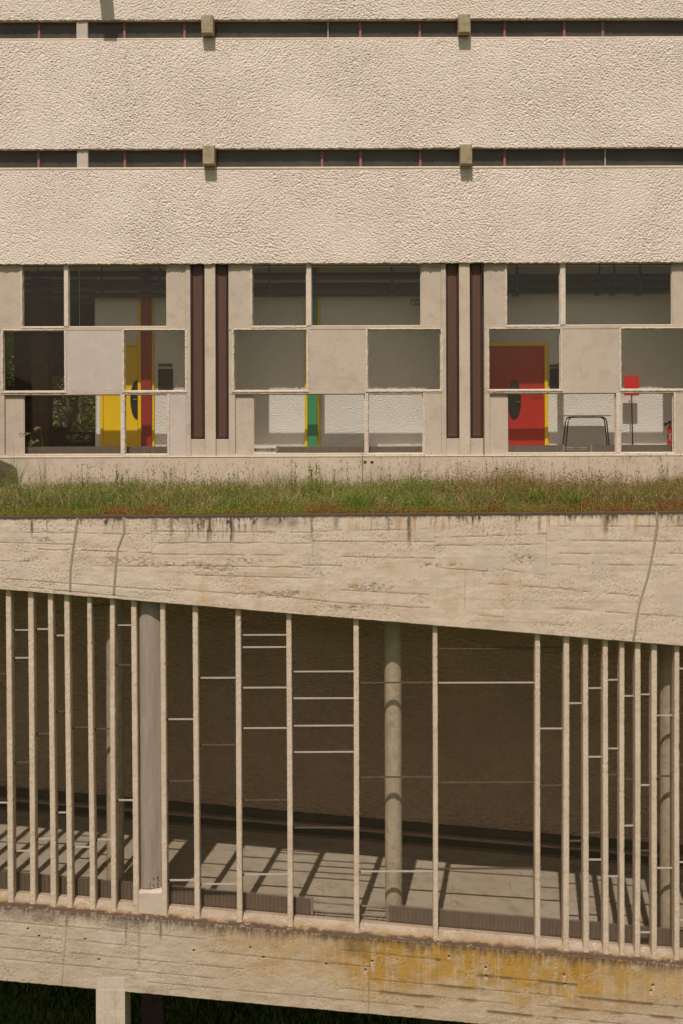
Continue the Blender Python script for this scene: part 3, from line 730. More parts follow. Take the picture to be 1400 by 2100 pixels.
# board joints
for k, (off, segs) in enumerate(((30, ((-80, 132), (140, 420), (700, 900))), (57, ((-80, 128), (140, 300), (420, 760), (980, 1180))), (84, ((-80, 130), (145, 500), (760, 1160), (1180, 1460))), (108, ((-80, 460), (700, 1050), (1100, 1460))), (130, ((300, 900), (1000, 1460))))):
    for (ua, ub) in segs:
        d, tt = seg_dist(uu, vv + 1.5 * (fbm(uu / 30, vv / 30, 251, 3) - .5), (ua, edgeV(ua) + off, ub, edgeV(ub) + off + 2))
        fade = sstep(0.15, 0.45, fbm(uu / 30 + k * 5, vv / 60, 253 + k, 3))
        dep += np.where(issill, 0, 0.006 * fade * (1 - sstep(0.2, 1.7, d))); dirt = np.maximum(dirt, np.where(issill, 0, 0.55 * fade * (1 - sstep(0.1, 1.5, d))))
        # greenish growth caught on the joints to the right
        gr = sstep(600, 800, uu) * sstep(0.5, 0.62, fbm(uu / 45 + 9 * k, uu * 0 + ua, 261 + k, 3)) * (1 - sstep(1.5, 4.5, np.abs(d + 1.5 * (fbm(uu / 4, vv / 4, 263, 2) - .5))))
        dirt = np.maximum(dirt, np.where(issill, 0, 0.6 * gr)); ochre = np.maximum(ochre, np.where(issill, 0, 0.6 * gr))
for s in ((138, 1890, 127, 2025), (285, 1905, 286, 1985), (757, 1965, 754, 2080)):
    d, tt = seg_dist(uu, vv, s); k = np.where(issill, 0, (1 - sstep(0.3, 2.0, d)))
    dep += 0.006 * k; dirt = np.maximum(dirt, 0.38 * k)
for (hu, hv) in ((80.6, 1920), (175, 1926.6), (203, 1968), (398, 1950), (514, 1944), (541, 1964), (670, 1978), (762, 1972), (748, 1990), (995, 1985), (996, 2003), (1156, 2000), (1157, 2019), (1338, 2021), (1334, 2032), (58, 1905), (920, 1962)):
    d = np.hypot(uu - hu, vv - hv); k = np.where(issill, 0, 1 - sstep(1.2, 2.8, d))
    dep += 0.03 * k; dirt = np.maximum(dirt, 0.9 * k)  # tie-hole shade painted through the dirt mask, on top of the recess
    st_ = np.where(issill, 0, (np.abs(uu - hu) < 2.2 + 1.2 * fbm(vv / 3, vv * 0, 5, 2)) & (vv > hv + 1.5) & (vv < hv + 20)) * (hu > 740)
    st_ = st_ * (vv < hv + 4 + 16 * hash2(np.array(hu), np.array(hv), 3)); patch = np.maximum(patch, 0.5 * st_); ochre = ochre * (1 - 0.7 * st_)
f1b, _ = worley(uu / 8, vv / 8, 29); rar = np.where(issill, 0, (1 - sstep(0.10, 0.2, f1b)) * sstep(0.52, 0.62, fbm(uu / 50, vv / 25, 284, 3)))
dep += 0.008 * rar; dirt = np.maximum(dirt, 0.5 * rar)
rel = 0.010 * (fbm(uu / 60, vv / 30, 241, 3) - .5) + 0.004 * vnoise(uu / 2.5, vv / 2.5, 243) + 0.003 * (hash2(np.floor((vv - 0.087 * uu) / 27), np.floor(uu / 420), 3) - 0.5)
ysd = ys + np.where(issill, 0, dep + rel); zsd = zs + np.where(issill, 0.012 * (fbm(uu / 6, vv / 4, 271, 3) - .5) * (tsill < 0.9), 0)
V = np.stack([xs, ysd, zsd], -1)
b0 = np.stack([xs1, np.full(nc, Y1 + 0.5), zb], -1)[None]; t0 = np.stack([xs1, np.full(nc, Y1 + 0.34), zs_], -1)[None]
V = np.concatenate([b0, V, t0]); n_r = V.shape[0]
stain = np.stack([pad(dirt, .1, .1), pad(ochre, 0, 0), pad(patch, 0, 0), np.ones((n_r, nc))], -1)
npmesh('floor_beam', V.reshape(-1, 3), gridfaces(n_r, nc), 'floor_beam_concrete', walk, True, {'stain': ('FLOAT_COLOR', stain)})

# ---- inside of the walkway
FZ = lambda x: zof(sillV, x, Y1 + 0.22) - 0.03
sheet(sillV, -0.055, Y1 + 0.30, 24.5, 0.3, 'floor_slab', 'floor_concrete', yref=Y1 + 0.22)
sheet(botV, 0.02, Y1 + 0.5, 24.5, 0.15, 'underside', 'shaded_concrete')
slope = (FZ(1) - FZ(-1)) / 2
ycur = Y1 + 0.34; row = 0
while ycur < 24.1:
    dpt = random.choice((0.30, 0.36, 0.42, 0.27)); y1_ = min(ycur + dpt, 24.18); xc = WX0 - random.uniform(0, 1.2)
    while xc < WX1:
        ln = random.uniform(1.6, 3.4); a, b = max(xc, WX0), min(xc + ln, WX1)
        if b - a > 0.2:
            dz = random.uniform(-0.004, 0.004); gp = 0.006; tl = random.uniform(-.003, .003)
            za, zb2 = FZ(a) + dz, FZ(b) + dz + tl
            c = 0.008
            MB().add([(a + gp, ycur + gp + c, za), (b - .001, ycur + gp + c, zb2), (b - .001, y1_ - gp, zb2), (a + gp, y1_ - gp, za),
                      (a + gp, ycur + gp, za - 0.03), (b - .001, ycur + gp, zb2 - 0.03), (b - .001, y1_ - gp, zb2 - 0.03), (a + gp, y1_ - gp, za - 0.03)],
                     [(0, 1, 2, 3), (4, 5, 1, 0), (5, 6, 2, 1), (6, 7, 3, 2), (7, 4, 0, 3)]).build('floor_plank', 'floor_concrete', walk)
        xc += ln
    ycur = y1_; row += 1
def slab_y(x0, x1, yf, yb, h0, h1, name, mat):        # board on the back wall that follows the slope of the floor
    za, zb2 = FZ(x0), FZ(x1)
    MB().add([(x0, yf, za + h0), (x1, yf, zb2 + h0), (x1, yb, zb2 + h0), (x0, yb, za + h0), (x0, yf, za + h1), (x1, yf, zb2 + h1), (x1, yb, zb2 + h1), (x0, yb, za + h1)],
             [(0, 3, 2, 1), (4, 5, 6, 7), (0, 1, 5, 4), (1, 2, 6, 5), (2, 3, 7, 6), (3, 0, 4, 7)]).build(name, mat, walk)
slab_y(WX0, WX1, 24.25, 24.5, -0.2, 7.0, 'back_wall', 'corridor_plaster')
slab_y(WX0, WX1, 24.20, 24.249, -0.02, 0.47, 'skirting', 'dark_wood')
slab_y(WX0, WX1, 24.06, 24.199, 0.25, 0.30, 'batten', 'batten_wood')
slab_y(WX0, WX1, 24.02, 24.199, -0.02, 0.07, 'batten', 'batten_wood')
for xx in (WX0, WX1 - 0.2):
    MB().box(xx, xx + 0.2, Y1 + 0.36, 24.25, 2.0, ZC - 1.9).build('end_closure', 'corridor_plaster', walk)  # added out of view to keep sun from leaking in at the ends

# columns
for uc in (-331, 237, 805, 1369, 1937):
    yc = 20.66; x = XR(uc, 1550, yc); r = 0.146
    z0 = FZ(x) - 0.04; z1 = zof(beamV, x, Y1) + 0.12; n = 40; k = 24
    vs_, fs = [], []
    for i in range(n + 1):
        for j in range(k):
            a = 2 * math.pi * j / k; rr = r + (0.002 if j % 2 else -0.001) + random.uniform(-.0012, .0012)
            vs_.append((x + rr * math.cos(a), yc + rr * math.sin(a), z0 + (z1 - z0) * i / n))
    for i in range(n):
        for j in range(k): fs.append((i * k + j, i * k + (j + 1) % k, (i + 1) * k + (j + 1) % k, (i + 1) * k + j))
    MB().add(vs_, fs).build('column', 'column_concrete', walk, True)

# ---- fins
FY0, FY1 = 20.085, 20.28
FINS = [(13, 24, 16, 28), (58.6, 70, 62, 73), (99.5, 110, 104, 115.5), (133, 144, 138, 149), (180, 189.5, 184.5, 196), (226, 236, 228.6, 239), (270, 281, 273.5, 285), (328.6, 339, 333, 344),
        (396, 407, 399, 410), (483, 494, 487, 498), (588, 598.6, 590, 601), (723, 734, 725, 736), (886.5, 896, 887, 897), (1095.5, 1106, 1097, 1107.5), (1154.5, 1166, 1154, 1166),
        (1195, 1205.5, 1195, 1206.5), (1235.5, 1246, 1235.5, 1247), (1269.5, 1279.5, 1270, 1280), (1301, 1312.5, 1301, 1312), (1335.5, 1347, 1335, 1346), (1382.5, 1392.5, 1382, 1392.5)]
lft = [(-28 - 40 * k, -17 - 40 * k, -26 - 40 * k, -14 - 40 * k) for k in range(4)] + [(-240, -229, -238, -227), (-350, -339, -348, -337)]
rgt = [(1440, 1451, 1440, 1451), (1500, 1511, 1500, 1511), (1580, 1591, 1580, 1591), (1690, 1701, 1690, 1701), (1800, 1811, 1800, 1811)]
ALL = lft[::-1] + FINS + rgt
finx = []
def fin(ul, ur, bl, br):
    x0t, x1t = XR(ul, 1290, FY0), XR(ur, 1290, FY0); x0b, x1b = XR(bl, 1880, FY0), XR(br, 1880, FY0)
    xm = (x0b + x1b) / 2
    zt = zof(beamV, xm, Y1) + 0.08; zb_ = zof(edgeV, xm, Y1) - 0.06
    n = 110; vs_, fs = [], []
    zT, zB = Z(1290, FY0), Z(1880, FY0); ph = random.uniform(0, 9)
    for i in range(n + 1):
        z = zb_ + (zt - zb_) * i / n; q = (z - zB) / (zT - zB)
        a = x0b + (x0t - x0b) * q; b = x1b + (x1t - x1b) * q
        bow = 0.004 * math.sin(q * 3 + ph)
        c = 0.011; J = lambda s=0.0014: random.uniform(-s, s)
        if random.random() < 0.05: c += random.uniform(0.004, 0.014)
        vs_ += [(a + bow + J(), FY0 + c + J(), z), (a + bow + c + J(), FY0 + J(.002), z), (b + bow - c + J(), FY0 + J(.002), z), (b + bow + J(), FY0 + c + J(), z), (b + bow + J(.001), FY1, z), (a + bow + J(.001), FY1, z)]
    for i in range(n):
        for j in range(6): fs.append((i * 6 + j, i * 6 + (j + 1) % 6, (i + 1) * 6 + (j + 1) % 6, (i + 1) * 6 + j))
    MB().add(vs_, fs).build('fin', 'fin_concrete', walk)
    finx.append((lambda z: x0b + (x0t - x0b) * (z - zB) / (zT - zB), lambda z: x1b + (x1t - x1b) * (z - zB) / (zT - zB)))
for f_ in ALL: fin(*f_)
n0 = len(lft)          # index of the first measured fin
BARS = {-1: [(1382, 'd'), (1646, 'l')], 0: [(1292, 'l'), (1349, 'l'), (1564, 'd'), (1745, 'l')], 1: [(1290, 'l'), (1505, 'd'), (1720, 'l')], 2: [(1303, 'l'), (1459, 'd'), (1666, 'l')],
        3: [(1492, 'd'), (1737, 'l')], 4: [(1242, 'd'), (1495, 'd'), (1722, 'l')], 5: [(1282, 'l'), (1364, 'd'), (1641, 'l')], 7: [(1475, 'l'), (1602, 'd'), (1805, 'l')],
        8: [(1390, 'l'), (1528, 'd'), (1813, 'l')], 9: [(1302, 'l'), (1327, 'l'), (1410, 'l'), (1493, 'l'), (1641, 'd'), (1793, 'l')], 10: [(1377, 'l'), (1432, 'l'), (1488, 'l'), (1542, 'l'), (1698, 'd')],
        11: [(1400, 'd'), (1594, 'd'), (1787, 'l')], 12: [(1330, 'd'), (1400, 'l'), (1605, 'd'), (1782, 'd')], 13: [(1328, 'd'), (1494, 'l'), (1611, 'd')], 14: [(1442, 'l'), (1725, 'd')],
        15: [(1411, 'l'), (1552, 'l'), (1708, 'd'), (1763, 'l')], 16: [(1394, 'l'), (1535, 'l'), (1589, 'd'), (1797, 'l')], 17: [(1427, 'l'), (1598, 'd'), (1693, 'l')],
        18: [(1424, 'l'), (1610, 'l'), (1745, 'd'), (1912, 'l')], 19: [(1467, 'l'), (1592, 'd'), (1780, 'l')], 20: [(1371, 'l'), (1568, 'd'), (1768, 'l'), (1887, 'l')]}
GY = 20.235
for i in range(len(ALL) - 1):
    k = i - n0
    if k == 6: continue
    ul = (ALL[i][1] + ALL[i][3]) / 2; ur = (ALL[i + 1][0] + ALL[i + 1][2]) / 2; um = (ul + ur) / 2
    bars = BARS.get(k, [(1400, 'l'), (1650, 'd')])
    L_, R_ = finx[i][1], finx[i + 1][0]
    lev = [zof(sillV, XR(um, 1860, GY), GY) - 0.06] + [ZR(um, v, GY) for v, _ in reversed(bars)] + [zof(beamV, XR(um, 1270, GY), Y1) + 0.06]
    for a, b in zip(lev[:-1], lev[1:]):
        if b - a < 0.03: continue
        p = [(L_(a) - .004, a), (R_(a) + .004, a), (R_(b) + .004, b), (L_(b) - .004, b)]
        MB().prism(p, GY, GY + 0.006, 'y').build('pane', 'walkway_glass', walk)
    for v, kd in bars:
        z = ZR(um, v, GY); h = 0.0095 if kd == 'l' else 0.0085
        MB().prism([(L_(z) - .003, z - h + random.uniform(-.004, .004)), (R_(z) + .003, z - h), (R_(z) + .003, z + h), (L_(z) - .003, z + h + random.uniform(-.004, .004))],
                   GY - (0.020 if kd == 'l' else 0.010), GY + (0.024 if kd == 'l' else 0.045), 'y').build('glazing_bar', 'pale_metal' if kd == 'l' else 'brown_bar', walk)
        MB().box(L_(z) + .002, L_(z) + 0.02, GY - 0.03, GY - 0.021, z - 0.02, z + 0.02).build('bar_clip', 'black_paint', walk)

# ---- aluminium ventilator shutter between two fins
uL, uR = 285.5, 329.5
zt_ = zof(beamV, XR(307, 1240, 20.2), Y1) + 0.05; zb_ = ZR(307, 1822, 20.18)
n = 14; prof = []
for i in range(n + 1):
    q = i / n; x = XR(uL, 1550, 20.18) * (1 - q) + XR(uR, 1550, 20.18) * q
    prof.append((x, 20.235 - 0.075 * math.sin(math.pi * min(1, q ** 0.75)) + 0.02 * q))
prof2 = prof + [(prof[-1][0], 20.27), (prof[0][0], 20.27)]
mb = MB(); mb.prism(prof2, zb_, zt_, 'z'); sh = mb.build('ventilator_shutter', 'aluminium', walk)
for u, v in ((315, 1802), (323, 1801), (315, 1816), (323, 1815)):
    MB().tube([(XR(u, v, 20.16), 20.172, ZR(u, v, 20.16)), (XR(u, v, 20.16), 20.22, ZR(u, v, 20.16))], 0.008).build('rivet', 'tube_steel', sh)
MB().cbox(XR(304.5, 1815, 20.15), XR(308.5, 1815, 20.15), 20.152, 20.2, ZR(306, 1826, 20.15), ZR(306, 1808, 20.15), .004).build('latch', 'aluminium', sh)
xa, xb = XR(284, 1850, 20.1), XR(334, 1850, 20.1)
za0 = zof(edgeV, xa, Y1) - 0.05
mb = MB(); ztop_ = ZR(307, 1832, 20.1)
mb.prism([(20.10, za0), (20.10, ztop_), (20.16, ztop_ + 0.035), (20.33, ztop_ + 0.04), (20.33, za0)], xa, xb, 'x'); mb.build('shutter_base', 'panel_concrete', walk)
MB().box(xa, xb, 20.28, 20.30, ztop_ + .04, zt_).build('shutter_backing', 'dark_wood', walk)

# ---- piers under the walkway
def pier(u0, u1, y0, y1, mat, nm='pier'):
    x0, x1 = XR(u0, 2060, y0), XR(u1, 2060, y0); zt = min(zof(botV, x0, Y1), zof(botV, x1, Y1)) + 0.25
    return MB().cbox(x0, x1, y0, y1, -0.3, zt - 0.0, 0.012).build(nm, mat, walk)
p_ = pier(197.5, 257, 20.003, 20.5, 'pier_concrete')
# board seams of the pier, slightly proud boards
for (a, b, dz) in ((197.5, 215.3, .001), (215.9, 237.4, .004), (238, 257, .002)):
    for (va, vb) in ((2035, 2068 + 4 * (a > 210)), (2068.7 + 4 * (a > 210), 2128), (2128.6, 2300)):
        MB().cbox(XR(a, 2070, 20), XR(b, 2070, 20), 20.0 - dz, 20.01, ZR(a, vb, 20), ZR(a, va, 20) if va > 2040 else ZR(a, 2030, 20), 0.004).build('board_face', 'pier_concrete', p_)
pier(290, 335, 22.9, 23.3, 'shaded_concrete')
pier(860, 905, 22.9, 23.3, 'shaded_concrete')
pier(1300, 1345, 22.9, 23.3, 'shaded_concrete')
for xx in (-7, 0.5, 8):
    MB().cbox(xx, xx + 0.5, 31, 31.5, -0.3, 2.3).build('pier', 'shaded_concrete', bld)

# ================================================================== radiators and pipes
def radiator(x0, x1, y0, z_of, h, label, lift=0.03, pitch=0.0225, pipes=(), dark=False, group=None):
    rt = thing('radiator', label, 'radiator', group)
    fb = MB(); n = int((x1 - x0) / pitch)
    for i in range(n):
        x = x0 + pitch * i; z = z_of(x) + lift
        fb.box(x, x + pitch * 0.45, y0, y0 + 0.09, z, z + h)
    fb.build('fin_pack', 'radiator_paint', rt)
    mb = MB()
    def skew(xa, xb, ya, yb, ha, hb):
        za, zb2 = z_of(xa) + lift, z_of(xb) + lift
        mb.add([(xa, ya, za + ha), (xb, ya, zb2 + ha), (xb, yb, zb2 + ha), (xa, yb, za + ha), (xa, ya, za + hb), (xb, ya, zb2 + hb), (xb, yb, zb2 + hb), (xa, yb, za + hb)],
               [(0, 3, 2, 1), (4, 5, 6, 7), (0, 1, 5, 4), (1, 2, 6, 5), (2, 3, 7, 6), (3, 0, 4, 7)])
    skew(x0, x1, y0 + 0.03, y0 + 0.06, 0.02, h - 0.02); mb.build('core', 'radiator_dark', rt)
    mb = MB(); skew(x0 - 0.05, x0 - 0.002, y0 - 0.003, y0 + 0.1, 0.0, h); mb.build('end_cap', 'radiator_paint', rt)
    mb = MB(); skew(x1 + 0.002, x1 + 0.05, y0 - 0.003, y0 + 0.1, 0.0, h); mb.build('end_cap', 'radiator_paint', rt)
    for (xa, xb) in pipes:
        for hh in (0.06, h - 0.06):
            pts = [(xa, y0 + 0.045, z_of(xa) + lift + hh), (xb, y0 + 0.045, z_of(xb) + lift + hh)]
            MB().tube(pts, 0.016, 8).build('supply_pipe', 'radiator_paint', rt, True)
            s = 1 if xb > xa else -1
            for off in (0.06, 0.09, 0.16):
                xx = xa + s * off
                MB().tube([(xx - .012, y0 + .045, z_of(xx) + lift + hh), (xx + .012, y0 + .045, z_of(xx) + lift + hh)], 0.028 if off != .09 else 0.022, 8).build('union_nut', 'radiator_paint', rt, True)
    return rt
wz = lambda x: FZ(x)
ry = 20.36
rx = lambda u: XR(u, 1860, ry)
radiator(rx(-260), rx(272), ry, wz, 0.27, 'ribbed grey radiator along the glass left of the metal shutter')
radiator(rx(347), rx(637), ry, wz, 0.27, 'ribbed grey radiator right of the metal shutter, with two pipes leaving its right end', pipes=((rx(643), rx(718)),))
radiator(rx(796), rx(1450), ry, wz, 0.27, 'long ribbed grey radiator behind the closely set fins, from the round column rightwards', pipes=((rx(790), rx(718.5)),))
bry = 24.45
bz = lambda x: Z(930, bry)
bx = lambda u: X(u, bry)
radiator(bx(-50), bx(385), bry, bz, 0.155, 'low ribbed radiator below the yellow door window', lift=0.0)
radiator(bx(571), bx(905), bry, bz, 0.155, 'low ribbed radiator in the middle bay below the green post', lift=0.0, pipes=((bx(565), bx(510)),))
radiator(bx(1004), bx(1151), bry, bz, 0.155, 'short low ribbed radiator in front of the red door', lift=0.0, pipes=((bx(1157), bx(1181)),))
radiator(bx(1213), bx(1430), bry, bz, 0.155, 'low ribbed radiator below the red stand and fire extinguisher', lift=0.0, pipes=((bx(1207), bx(1181.3)),))

# ================================================================== things in the corridor
ty0, ty1 = 25.15, 25.6
tb = thing('side_table', 'small pale table with bent dark tube legs against the white wall', 'table')
tx0, tx1 = X(1150, ty0), X(1251, ty0); tz = Z(853, ty0)
MB().cbox(tx0, tx1, ty0, ty1, tz - 0.022, tz, 0.006).build('table_top', 'table_top', tb)
def bent(u_in0, u_in1, y, spread):
    x0, x1 = X(u_in0, y), X(u_in1, y); z = tz - 0.04; sp = X(U0 + spread, y)
    pts = [(x0 - sp, y, FL), (x0 - 0.03, y, z - 0.11), (x0 - 0.01, y, z - 0.04), (x0 + 0.03, y, z - 0.008), (x0 + 0.09, y, z), (x1 - 0.09, y, z), (x1 - 0.03, y, z - 0.008), (x1 + 0.01, y, z - 0.04), (x1 + 0.03, y, z - 0.11), (x1 + sp, y, FL)]
    MB().tube(pts, 0.014, 8).build('leg_frame', 'tube_steel', tb, True)
bent(1161, 1240, ty0 + 0.03, 9.5); bent(1166.5, 1236, ty1 - 0.05, 9)

sy = 25.35
st_ = thing('sign_stand', 'dark pole stand with a plain red placard beside the white wall', 'stand')
MB().cbox(X(1279, sy), X(1309.5, sy), sy, sy + 0.025, Z(813, sy), Z(772.5, sy), 0.003).build('placard', 'signal_red', st_)
MB().tube([(X(1294.3, sy), sy + 0.04, Z(770.5, sy)), (X(1297, sy), sy + 0.04, FL + 0.02)], 0.014, 10).build('pole', 'tube_steel', st_, True)
MB().tube([(X(1297, sy), sy + 0.04, FL), (X(1297, sy), sy + 0.04, FL + 0.02)], 0.15, 20).build('base', 'tube_steel', st_)

ey = 25.6
fe = thing('fire_extinguisher', 'red fire extinguisher with black horn at the right edge of the corridor', 'fire extinguisher')
ex = X(1371.8, ey)
def lathe(prof, x, y, k=18):
    vs_, fs = [], []
    for r, z in prof:
        for j in range(k): a = 2 * math.pi * j / k; vs_.append((x + r * math.cos(a), y + r * math.sin(a), z))
    for i in range(len(prof) - 1):
        for j in range(k): fs.append((i * k + j, i * k + (j + 1) % k, (i + 1) * k + (j + 1) % k, (i + 1) * k + j))
    return MB().add(vs_, fs)
lathe([(0.001, Z(915, ey)), (0.045, Z(914, ey)), (0.047, Z(912, ey)), (0.047, Z(884, ey)), (0.042, Z(880, ey)), (0.022, Z(875, ey)), (0.016, Z(872, ey)), (0.016, Z(870, ey)), (0.001, Z(870, ey))], ex, ey).build('cylinder', 'signal_red', fe, True)
MB().cbox(ex - 0.025, ex + 0.03, ey - 0.02, ey + 0.02, Z(870, ey), Z(865, ey), 0.004).build('valve', 'black_paint', fe)
MB().tube([(ex - .02, ey, Z(868, ey)), (ex + 0.09, ey, Z(864, ey))], 0.007, 6).build('lever', 'black_paint', fe)
MB().tube([(ex - .02, ey, Z(870, ey)), (ex + 0.09, ey, Z(870.5, ey))], 0.007, 6).build('lever', 'black_paint', fe)
MB().tube([(ex - .02, ey - .03, Z(869.5, ey)), (ex - 0.05, ey - .03, Z(871, ey)), (ex - 0.125, ey - .03, Z(872.5, ey))], [0.012, 0.016, 0.045], 12).build('horn', 'black_paint', fe)
lathe([(0.0482, Z(909, ey)), (0.0482, Z(889, ey))], ex, ey).build('label_band', 'post_red', fe, True)
for (a, b, c_, d) in ((-0.03, 890, 0.0, 897), (0.0, 897, 0.025, 890), (-0.03, 906, -0.005, 898), (-0.005, 898, 0.03, 907)):
    yy = ey - 0.049
    MB().tube([(ex + a, yy + 0.006 * (abs(a) > .02), Z(b, ey)), (ex + c_, yy + 0.006 * (abs(c_) > .02), Z(d, ey))], 0.004, 5).build('print_line', 'white_paint', fe)

def board(u0, u1, v0, v1, pv0, pv1, pu0, pu1, l1, l2):
    y = YW - 0.03
    o = MB().cbox(X(u0, y), X(u1, y), y, y + 0.025, Z(v1, y), Z(v0, y), 0.003).build('notice_board', 'black_paint'); o['label'] = l1; o['category'] = 'notice board'
    nb = thing('name_plate', l2, 'sign')
    MB().cbox(X(pu0, y), X(pu1, y), y, y + 0.02, Z(pv1, y), Z(pv0, y), 0.002).build('plate', 'dark_wood', nb)
    u = pu0 + 3; lt = MB()
    for w in (1.6, 1.4, 1.6, 1.0, 1.5, 1.5, 0, 1.6, 1.2, 1.5, 1.4):
        if u + w > pu1 - 2: break
        if w: lt.box(X(u, y), X(u + w * 0.75, y), y - 0.002, y + 0.001, Z(pv1 - 1.7, y), Z(pv0 + 1.7, y))
        u += 2.0
    lt.build('lettering', 'batten_wood', nb)
board(325, 355.5, 755, 803, 744.8, 750.3, 325.5, 354, 'black notice board beside the dark red post', 'narrow dark name plate above the notice board by the red post')
board(1126.5, 1149, 757, 803, 749, 754.3, 1127, 1152, 'black notice board beside the red door', 'narrow dark name plate above the notice board by the red door')
xs_ = thing('exit_sign', 'small green exit sign hanging high in the middle bay', 'sign')
y = 25.3
MB().cbox(X(842, y), X(868, y), y, y + 0.03, Z(627, y), Z(614, y), 0.003).build('plate', 'sign_green', xs_)
lt = MB(); lt.box(X(846, y), X(848.2, y), y - .003, y + .001, Z(619, y), Z(616.8, y)); lt.box(X(845, y), X(848, y), y - .003, y + .001, Z(624.5, y), Z(619.6, y)); lt.box(X(852, y), X(859, y), y - .003, y + .001, Z(621.4, y), Z(619.8, y)); lt.box(X(861, y), X(865, y), y - .003, y + .001, Z(625, y), Z(616, y))
lt.build('pictogram', 'white_paint', xs_)
MB().box(X(855, y), X(856, y), y + .01, y + .02, Z(614, y), CEIL).build('hanger', 'pipe_dark', xs_)
pc = thing('pull_cord', 'white pull cord with a wooden toggle hanging in the left window', 'cord')
y = 24.9
MB().tube([(X(164.5, y), y, CEIL - .02), (X(164.8, y), y, Z(848, y))], 0.004, 6).build('cord', 'white_paint', pc)
MB().tube([(X(163, y), y, Z(848, y)), (X(162.5, y), y, Z(854, y)), (X(166, y), y, Z(866, y))], [0.014, 0.02, 0.022], 8).build('toggle', 'table_top', pc, True)
dk = thing('desk', 'dark wooden desk in the room behind the left window', 'desk')
y = 28.5
MB().cbox(X(60, y), X(196, y), y, y + .7, Z(889, y), Z(885, y)).build('desk_top', 'dark_wood', dk)
MB().cbox(X(64, y), X(108, y), y + .02, y + .6, FL, Z(889.2, y)).build('drawer_unit', 'dark_wood', dk)
MB().cbox(X(186, y), X(191, y), y + .02, y + .6, FL, Z(889.2, y)).build('leg', 'dark_wood', dk)

# ================================================================== planting on the roof
def srgb_arr(c): return np.array(col(*c)[:3])
PAL = {'green': [(128, 142, 62), (112, 130, 56), (142, 150, 80), (100, 118, 54)], 'dry': [(182, 164, 112), (166, 146, 98), (190, 172, 124)], 'brown': [(140, 106, 72), (124, 92, 66), (150, 114, 78)],
       'red': [(170, 92, 54), (156, 76, 48), (182, 116, 66)], 'lime': [(150, 152, 62), (138, 146, 58)], 'dark': [(62, 52, 40), (74, 58, 44)]}
def pick(kind, n):
    p = 1.12 * np.array([srgb_arr(c) for c in PAL[kind]]); return p[rng.integers(0, len(p), n)] * rng.uniform(0.8, 1.15, (n, 1))
def blades(px, py, pz, h, w, lean, colr, bend=0.5):
    """curved three-triangle blades; returns vertices, triangles, colours"""
    n = len(px); a = rng.uniform(0, 2 * np.pi, n); la = rng.uniform(0, 2 * np.pi, n)
    dx, dy = np.cos(a) * w, np.sin(a) * w; lx, ly = np.cos(la) * lean * h, np.sin(la) * lean * h
    P = np.stack([px, py, pz], -1); D = np.stack([dx, dy, 0 * dx], -1)
    mid = P + np.stack([lx * 0.35, ly * 0.35, h * 0.55], -1); tip = P + np.stack([lx, ly, h * (1 - 0.25 * lean)], -1)
    V = np.stack([P - D, P + D, mid - D * 0.8, mid + D * 0.8, tip], 1).reshape(-1, 3)
    o = np.arange(n)[:, None] * 5
    T = np.concatenate([o + [0, 1, 3], o + [0, 3, 2], o + [2, 3, 4]], 1).reshape(-1, 3)
    return V, T, np.repeat(colr, 5, 0)
def leaflets(px, py, pz, s, colr, up=0.3):
    """small pointed leaf quads in random attitudes"""
    n = len(px); d = rng.normal(size=(n, 3)); d[:, 2] = np.abs(d[:, 2]) * up * 2; d /= np.linalg.norm(d, axis=1, keepdims=True)
    e = np.cross(d, rng.normal(size=(n, 3))); e /= np.linalg.norm(e, axis=1, keepdims=True)
    P = np.stack([px, py, pz], -1); s = s[:, None]
    V = np.stack([P, P + d * s * 0.5 + e * s * 0.22, P + d * s, P + d * s * 0.5 - e * s * 0.22], 1).reshape(-1, 3)
    o = np.arange(n)[:, None] * 4; T = np.concatenate([o + [0, 1, 2], o + [0, 2, 3]], 1).reshape(-1, 3)
    return V, T, np.repeat(colr, 4, 0)
class Veg:
    def __init__(s): s.V, s.T, s.C, s.n = [], [], [], 0
    def add(s, r):
        V, T, C = r; s.V.append(V); s.T.append(T + s.n); s.C.append(C); s.n += len(V)
    def build(s, name, parent=None, **k):
        V = np.concatenate(s.V); T = np.concatenate(s.T); C = np.concatenate(s.C); C = np.concatenate([C, np.ones((len(C), 1))], 1)
        return npmesh(name, V, T, 'leaf', parent, False, {'tint': ('FLOAT_COLOR', C)}, **k)
soilz = np.vectorize(lambda x: zr(x) - 0.03)
zA, zB_ = zr(WX0) - 0.03, zr(WX1) - 0.03
soil = lambda x: zA + (x - WX0) / (WX1 - WX0) * (zB_ - zA)
GX0, GX1 = -8.8, 8.4
def scatter(n, y0, y1, pw=1.0):
    return rng.uniform(GX0, GX1, n), y0 + (y1 - y0) * rng.uniform(0, 1, n) ** pw
meadow = Veg()
hmap = lambda x, y: 0.25 + 2.3 * fbm(x * 1.3, y * 1.3, 301, 3)
def ucol(x, y): return U0 + x / y * F
